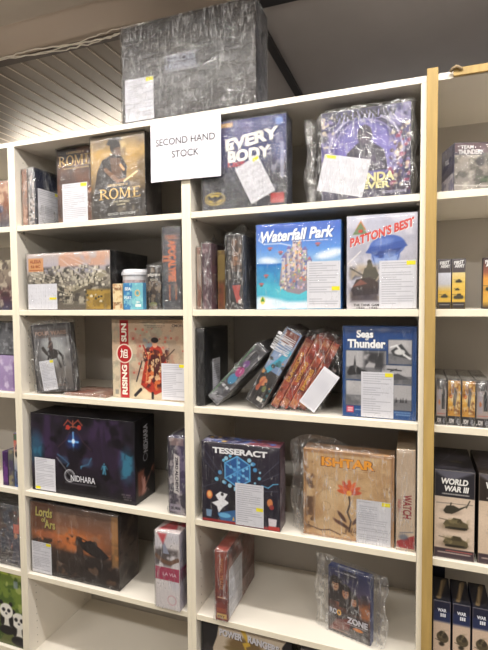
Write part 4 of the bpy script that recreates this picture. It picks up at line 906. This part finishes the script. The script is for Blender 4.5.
a.ell(.52,.54,.03,.03,(240,170,70)); a.strokes(12,[(80,54,40)],.05,.008,(.44,.06,.62,.1),3,.9); a.curve([(.08,.10),(.2,.07),(.3,.09),(.42,.05)],.014,(90,60,44)); a.small_text(.45,.75,.80,(170,130,90),.008,4); B.put(a)
B.text('ISHTAR',.50,.87,.60,.115,(110,60,30),bold=.075,eps=.0009,name='title_shadow'); B.text('ISHTAR',.50,.872,.58,.105,(244,164,40),bold=.05)
B.price(.60,.0,.965,.49,sticker='tr',seed=19); B.bag(.05,.0015,.05,21,top=[(0,.02),(.25,.045),(.6,.012),(1,.006)])
B = Box('game_box', (1.520, .02, z), .057, .325, .22, 'beige spine with dark red WATCH lettering in film, beside the wooden batten'.replace('WATCH ',''), anchor=0, body=(190,168,140))
a = B.art('front',(196,174,150)); a.noise((214,196,174),4,.5,.7,.6,3); a.noise((150,134,116),8,.6,.7,.5,4,box=(0,.6,1,1)); a.poly([(0,.02),(1,.02),(1,.16),(.0,.08)],(160,44,48)); a.line(.2,.17,.9,.19,.01,(110,110,120)); a.ell(.4,.13,.25,.03,(90,100,120),.8,.02); B.put(a)
B.text('WATCH',.58,.44,.26*.325/.063,.42*.063/.325,(150,44,54),rot=-90,bold=.03); B.text('NIGHT',.18,.44,.14*.325/.063,.18*.063/.325,(190,110,100),rot=-90); B.wrap(BAG,.0022,4,.0008)

# ---- row 4, right
def war(name_, x, w, h, d, y, zz, label, band, tan, goldtop, t1, t2, tk, seed, rz=0):
    B = Box('miniatures_box', (x, y, zz), w, h, d, label, 'miniatures box', anchor=0, body=band, rotz=rz)
    a = B.art('front',tan,.002); a.grad([(0,tan),(.5,tuple(min(255,q+14) for q in tan)),(.72,tan)]); a.rect(0,.70,1,1,band); a.rect(0,0,1,.11,(66,54,60)); a.poly([(0,.98),(.4,.88),(.9,.98),(1,1),(0,1)],(150,150,166),.5,.03); a.small_text(.1,.9,.06,(190,170,160),.014,seed); a.small_text(.3,.95,.085,(200,110,100),.010,seed+1); a.small_text(.2,.86,.735,(190,186,180),.012,seed+2)
    tk(a); B.put(a)
    a = B.art('top',band,.004); a.noise((90,86,96),3,.5,.66,.6,seed); tank(a,.58,.35,.16,goldtop,goldtop); a.strokes(4,[(130,130,140)],.6,.01,(.1,.1,.6,.6),seed,.6); B.put(a)
    B.text(t1,.50,.875,.66,.070,(232,230,226),bold=.05,shear=.15,shadow=(10,10,14)); B.text(t2,.55,.795,.60,.065,(232,230,226),bold=.05,shear=.15,shadow=(10,10,14)); return B
def tk3(a):
    OL, OD = (96,86,62),(70,62,46)
    a.ell(.42,.535,.2,.03,(110,90,76),.5,.04); a.poly([(.22,.54),(.30,.60),(.48,.61),(.62,.585),(.84,.63),(.86,.66),(.80,.61),(.60,.55),(.44,.51),(.28,.51)],(60,56,46)); a.line(.05,.625,.95,.635,.006,(90,84,80)); a.line(.80,.60,.88,.68,.012,(60,56,46)); a.line(.40,.60,.42,.635,.014,(60,56,46))
    for v in (.385,.18):
        a.ell(.50,v-.025,.34,.045,(120,96,80),.6,.04); a.poly([(.22,v),(.28,v+.045),(.42,v+.055),(.48,v+.085),(.66,v+.08),(.72,v+.05),(.84,v+.03),(.86,v-.02),(.76,v-.05),(.34,v-.05)],OL); a.poly([(.42,v+.03),(.48,v+.08),(.66,v+.075),(.70,v+.03)],OD); a.line(.12,v+.06,.5,v+.045,.008,(80,72,56)); a.line(.30,v-.035,.80,v-.03,.025,(44,40,34)); a.noise((140,128,92),16,.55,.66,.7,9,box=(.25,v-.03,.85,v+.07))
def tk4(a):
    for v in (.55,.35): tank(a,.45,v,.12,(80,72,54),(60,54,40))
war('', 1.632,.114,.276,.235,.016,z,'white and black miniatures box showing a helicopter above two tanks, beside the wooden batten',(42,40,46),(206,186,166),(84,78,60),'WORLD','WAR III',tk3,3)
war('', 1.755,.114,.276,.235,.018,z,'brown topped miniatures box cut off by the right edge, next to the helicopter one',(50,42,38),(204,182,158),(130,104,60),'WORLD','WAR III',tk4,5)

# ---- row 5, left
z = z_(4)
B = Box('game_box', (.247, .02, z), .446, .312, .14, 'large brown battle scene game box in clear film with olive lettering, fifth left shelf', body=(44,36,32))
a = B.art('front',(80,60,46),.003); a.grad([(0,(42,36,34)),(.35,(56,44,38)),(.5,(120,76,50)),(.7,(140,92,66)),(1,(96,80,72))]); a.ell(.5,.55,.3,.13,(206,116,60),.8,.12); a.noise((220,130,70),5,.52,.68,.6,5,box=(.1,.4,1,.8)); a.noise((40,32,30),7,.5,.6,.85,6,box=(0,0,1,.62)); a.noise((150,120,100),8,.6,.7,.5,7,box=(.3,.6,1,1))
a.poly([(.54,.62),(.62,.56),(.70,.60),(.80,.52),(.90,.42),(.95,.46),(.84,.36),(.70,.40),(.60,.46)],(34,28,28)); a.line(.56,.62,.70,.56,.014,(30,26,26)); a.rect(.93,.3,1,.97,(190,140,80),.6,.03); a.poly([(0,.62),(.26,.62),(.3,1),(0,1)],(96,60,40),.8,.06); a.ell(.18,.56,.14,.05,(190,110,70),.8,.04); a.noise((110,84,64),10,.58,.68,.7,8,box=(.3,.05,1,.4)); B.put(a)
B.text('Lords',.165,.865,.20,.13,(178,166,92),bold=.03,shear=.1,shadow=(20,18,14)); B.text('of',.16,.765,.05,.07,(178,166,92),bold=.03,shadow=(20,18,14)); B.text('Ars',.235,.71,.13,.12,(178,166,92),bold=.03,shadow=(20,18,14))
a = B.art('right',(48,40,38),.005); a.noise((96,80,72),6,.5,.64,.8,4); B.put(a); a = B.art('top',(40,34,32),.006); a.noise((90,80,70),4,.5,.66,.7,4); B.put(a)
B.price(.01,.01,.245,.44,sticker='tr',seed=21); B.wrap(WRAP,.004,13,.0018)
B = Box('game_box', (.653, -.010, z), .104, .297, .13, 'narrow white wrapped game box with a crimson band, overhanging the fifth left shelf', anchor=0, body=(214,206,206), rotz=0)
a = B.art('front',(222,216,216),.0024); a.noise((196,196,210),3,.5,.7,.5,4); a.rect(0,.37,1,.54,(168,44,84)); a.noise((70,60,60),9,.42,.58,.9,5,box=(.0,.56,.95,.78)); a.curve([(.05,.68),(.3,.62),(.6,.6),(.95,.66)],.05,(110,76,54)); a.line(.3,.7,.34,.88,.01,(90,90,100)); a.poly([(.34,.72),(.34,.9),(.6,.72)],(150,156,176)); a.poly([(.1,.98),(.5,.98),(.34,.84)],(200,60,70),.9,.03); a.ring(.68,.12,.06,.012,(206,150,160),.8); B.put(a)
B.text('LA VIA',.6,.455,.55,.045,(236,190,206),bold=.01); a = B.art('right',(170,164,180),.004); a.rect(0,.37,1,.54,(150,40,76)); a.noise((110,110,130),5,.5,.65,.6,4); B.put(a)
a = B.art('top',(220,206,206),.004); a.poly([(.1,.1),(.8,.2),(.4,.9)],(206,70,84)); a.poly([(.6,.5),(1,.4),(.9,.9)],(200,90,110)); B.put(a); B.wrap(BAG,.003,14)
# ---- row 5, middle
B = Box('game_box', (.9215, -.0035, z), .048, .26, .30, 'brick red game box standing spine out in a bag, fifth middle shelf', anchor=.5, body=(120,48,40))
a = B.art('front',(132,56,46)); a.noise((96,36,32),7,.5,.65,.6,4); a.rect(.2,.55,.85,.95,(160,84,56),.5,.1); a.small_text(.2,.8,.33,(226,190,150),.014,4); a.rect(.1,.03,.95,.1,(214,180,110)); a.rect(.1,.12,.9,.18,(170,90,60),.8); B.put(a); B.text('ROYAL TRADE',.52,.67,.44*.26/.048,.3*.048/.26,(196,130,84),rot=-90,bold=.01); B.text('EST',.5,.065,.6,.028,(90,50,30),bold=.02)
a = B.art('right',(120,56,48),.004); a.noise((190,160,150),5,.55,.7,.7,4); a.noise((70,40,40),6,.5,.66,.7,5); a.rect(.6,.0,1,1,(110,70,64),.5,.1); B.put(a); a = B.art('top',(150,60,50),.004); a.noise((200,170,160),5,.5,.65,.6,4); B.put(a)
B.price(.04,.02,.50,.72,'right',sticker=None,seed=22); B.bag(.008,.004,.022,22,top=[(0,.0),(.3,.026),(.8,.024),(1,.008)])
B = Box('game_box', (1.367, .062, z),   .152, .232, .03, 'small dark box with three faces above a sunset, in a much larger loose bag', body=(36,48,96), rotz=-14)
a = B.art('front',(40,36,60),.0018); a.grad([(0,(40,34,40)),(.25,(90,50,40)),(.45,(150,84,56)),(.7,(70,60,90)),(1,(40,50,100))]); a.ell(.85,.45,.25,.16,(220,120,60),.8,.12); a.noise((30,26,34),5,.5,.66,.6,4); a.noise((230,140,70),6,.55,.68,.5,5,box=(.6,.25,1,.7))
for u, v, r, c in ((.17,.74,.115,(206,160,124)),(.42,.66,.11,(196,140,104)),(.62,.57,.09,(186,130,96))):
    a.ell(u,v+.02,r*1.25,r*1.05,(34,26,26)); a.poly([(u-r*1.1,v),(u+r*1.1,v),(u+r*1.5,v-r*2.2),(u-r*1.5,v-r*2.2)],(44,34,34)); a.ell(u,v-.01,r*.72,r*.72,c,1,.02); a.ell(u,v+.06,r*.7,r*.3,(44,30,26)); a.ell(u-r*.3,v+.01,r*.14,r*.07,(40,26,22)); a.ell(u+r*.3,v+.01,r*.14,r*.07,(40,26,22)); a.line(u,v,u-.01,v-.03,.01,tuple(int(q*.75) for q in c)); a.line(u-r*.22,v-r*.36,u+r*.22,v-r*.36,.012,(130,60,50))
a.rect(0,.1,1,.36,(34,28,38),.7,.06); a.rect(.1,.12,.95,.14,(120,130,120),.5); a.poly([(.0,.02),(.5,.1),(.6,.3),(.2,.22)],(150,60,50),.6,.03); a.ell(.72,.16,.12,.025,(214,130,60)); a.small_text(.4,.9,.2,(200,196,200),.012,3); a.small_text(.1,.5,.05,(170,130,110),.014,3); B.put(a)
B.text('RO',.13,.33,.18,.085,(196,196,206),bold=.04,shadow=(20,16,24)); B.text('O',.27,.33,.10,.09,(240,180,70),bold=.06); B.text('ZONE',.70,.27,.48,.095,(206,204,212),bold=.05,shadow=(20,16,24)); B.text('LAST ACTION HERO',.42,.95,.5,.02,(220,220,230))
a = B.art('right',(40,60,120),.004); B.put(a); a = B.art('top',(40,60,120),.004); a.small_text(.2,.8,.5,(200,200,210),.2,3); B.put(a)
B.bag(.055,.050,.03,24,top=[(0,.03),(.3,.028),(1,.012)])
# ---- row 5, right
def tk5(a):
    a.rect(0,.70,1,.86,(44,54,92),.8,.03); a.ell(.55,.48,.33,.085,(84,74,56),1,.01,.9); a.ell(.58,.52,.20,.06,(60,52,42),1,.01,.8); a.noise((130,118,90),20,.55,.66,.7,9,box=(.3,.4,.85,.58)); a.ell(.5,.38,.16,.03,(50,44,36),1,.02); a.line(.12,.44,.4,.42,.008,(70,64,56)); a.line(.3,.2,.32,.12,.008,(150,110,90)); a.rect(0,0,1,.08,(66,54,56))
for k, x in enumerate((1.6325,1.688,1.743)):
    B = Box('miniatures_box', (x, .014, z), .051, .222, .135, ('blue and cream miniatures box with a tank, touching the wooden batten','blue and cream miniatures box with a tank, middle one of the three','blue and cream miniatures box with a tank, cut off by the right edge')[k], 'miniatures box', anchor=0, body=(32,34,52))
    a = B.art('front',(206,182,160),.0018); a.rect(0,.72,1,1,(34,36,56)); tk5(a); B.put(a)
    a = B.art('top',(28,28,36),.003); a.line(.3,.1,.75,.9,.10,(110,92,66),.9); a.line(.4,.2,.6,.85,.04,(150,128,96),.9); B.put(a)
    B.text('WAR',.5,.87,.50,.05,(226,228,236),bold=.05,shadow=(12,14,26)); B.text('III',.56,.80,.30,.05,(226,228,236),bold=.05,shadow=(12,14,26)); a = None
B = Box('miniatures_box', (1.636, .27, z), .045, .29, .05, 'taller dark blue miniatures box standing behind the one by the wooden batten', 'miniatures box', anchor=0, body=(30,30,42))
a = B.art('front',(32,34,50),.003); a.rect(.2,.8,.7,.9,(190,190,206)); B.put(a)

# ---- row 6, middle
z = z_(5)
B = Box('game_box', (.9975, .035, z), .350, .318, .09, 'black game box with cream torn paper panel, at the bottom of the middle bookcase', body=(30,28,30))
a = B.art('front',(40,38,40),.003); a.noise((70,66,66),6,.5,.66,.6,4); a.poly([(.20,.99),(.95,.99),(.90,.9),(.95,.7),(.92,.0),(.14,.0),(.16,.5),(.13,.7),(.18,.85)],(206,190,168)); a.ell(.5,.80,.2,.10,(110,84,46),.8,.04); a.poly([(.44,1),(.52,.86),(.47,.84),(.55,.66),(.51,.80),(.56,.83),(.5,1)],(214,176,70)); a.ell(.42,.74,.16,.035,(130,110,70),.9,.01); B.put(a)
B.text('POWER',.34,.905,.26,.085,(216,214,220),bold=.06,shadow=(40,34,36),slope=-.04); B.text('RANGERS',.70,.885,.34,.085,(216,214,220),bold=.06,shadow=(40,34,36),slope=-.12)
B = Box('game_box', (1.205, .035, z), .17, .325, .09, 'grey topped game box right of the torn paper one, at the bottom edge', anchor=0, body=(120,110,106))
a = B.art('front',(150,140,132),.004); a.rect(0,.93,1,1,(60,58,60)); a.noise((90,84,84),7,.5,.64,.6,3); B.put(a)

# ---- far left bookcase: what shows of it
def LB(x1, y, zz, w, h, d, label, painter, body, nm='game_box', cat='board game'):
    B = Box(nm, (x1, y, zz), w, h, d, label, cat, anchor=1.0, body=body); a = B.art('front',body,.004); painter(a); B.put(a); return B
def q1(a): a.grad([(0,(70,74,90)),(.5,(150,96,70)),(1,(190,150,130))]); a.noise((220,190,160),6,.5,.64,.8,3); a.noise((60,70,110),7,.55,.66,.7,4)
B = LB(-.040,.03,z_(0),.24,.20,.06,'orange and blue painted game box at the left photo edge, top shelf',q1,(80,60,60)); B.wrap(BAG,.004,3)
def q2(a): a.grad([(0,(60,60,84)),(.3,(80,50,54)),(.55,(120,106,96)),(1,(150,140,120))]); a.noise((190,180,160),8,.5,.62,.7,3); a.noise((60,50,50),9,.52,.64,.7,5); a.ell(.95,.72,.05,.06,(206,196,180))
B = LB(-.036,.03,z_(1),.28,.215,.12,'brown and grey battle picture game box at the left photo edge, second shelf',q2,(70,60,56))
def q3(a): a.grad([(0,(140,120,160)),(1,(170,150,190))]); a.noise((210,200,220),6,.5,.66,.7,3); a.line(.92,.1,.92,.8,.04,(120,90,140)); a.line(.97,.1,.97,.9,.02,(90,70,110)); a.ell(.955,.84,.02,.05,(150,100,90))
B = LB(-.032,.03,z_(2),.26,.155,.15,'lilac game box under the grey one at the left photo edge',q3,(130,110,150))
def q4(a): a.grad([(0,(110,112,116)),(1,(90,90,94))]); a.noise((60,60,64),5,.5,.66,.7,3); a.noise((170,170,176),9,.56,.66,.6,5)
B = LB(-.036,.035,z_(2)+.158,.25,.14,.13,'grey wrapped game box stacked on the lilac one at the left photo edge',q4,(90,90,94)); B.wrap(WRAP,.0015,3,.0003)
def q5(a): a.grad([(0,(60,90,150)),(.5,(190,186,180)),(.6,(214,200,180)),(1,(190,60,50))]); a.ell(.5,.62,.25,.06,(40,40,46)); a.noise((60,60,80),9,.55,.66,.7,3); a.rect(0,.88,1,1,(90,110,90))
B = LB(-.029,.02,z_(3),.028,.235,.18,'tall narrow red and blue spine touching the side panel, left photo edge',q5,(90,90,120))
def q6(a): a.noise((150,140,110),7,.5,.64,.8,3); a.noise((60,50,90),6,.5,.64,.6,4)
B = LB(-.060,.02,z_(3),.030,.16,.18,'short olive grey spine left of the red and blue one',q6,(100,100,96))
B = LB(-.093,.02,z_(3),.030,.15,.18,'short purple spine at the very left edge, fourth shelf',lambda a: a.noise((120,70,140),5,.5,.66,.7,5),(66,40,84))
def q7(a): a.grad([(0,(60,56,60)),(.6,(96,76,66)),(1,(50,50,56))]); a.noise((190,110,90),5,.5,.62,.8,3,box=(.7,.3,1,.9)); a.noise((60,70,90),6,.5,.64,.8,4); a.rect(.86,.55,.97,.7,(214,120,100)); figure(a,.9,.05,.5,(80,80,96),(206,150,120))
B = LB(-.030,.02,z_(4),.30,.275,.10,'dark game box with an armoured figure and pink patch, above the panda box',q7,(50,46,48)); B.wrap(FOIL,.003,3)
def q8(a):
    a.grad([(0,(96,100,60)),(.5,(120,140,60)),(.93,(110,130,56)),(.96,(120,136,60)),(.97,(190,206,80)),(1,(190,206,80))]); a.noise((60,84,36),8,.5,.62,.7,3); a.noise((190,196,120),9,.58,.68,.6,4)
    for u, v, s in ((.93,.36,.85),(.72,.46,.8)):
        a.ell(u,v-.16*s,.13*s,.20*s,(226,222,210)); a.ell(u-.09*s,v-.15*s,.05*s,.12*s,(36,34,34)); a.ell(u+.10*s,v-.15*s,.05*s,.12*s,(36,34,34)); a.ell(u,v-.33*s,.16*s,.08*s,(36,34,34))
        a.ell(u-.10*s,v+.13*s,.04*s,.04*s,(30,28,30)); a.ell(u+.10*s,v+.13*s,.04*s,.04*s,(30,28,30)); a.ell(u,v,.14*s,.13*s,(236,232,222)); a.ell(u-.055*s,v+.015*s,.035*s,.032*s,(30,28,30)); a.ell(u+.055*s,v+.015*s,.035*s,.032*s,(30,28,30)); a.ell(u,v-.045*s,.022*s,.016*s,(30,28,30))
    a.rect(.86,.80,.93,.90,(150,160,190),.6)
B = LB(-.029,.015,z_(5),.34,.334,.12,'green bamboo game box with two pandas at the bottom left corner of the photo',q8,(110,130,60))
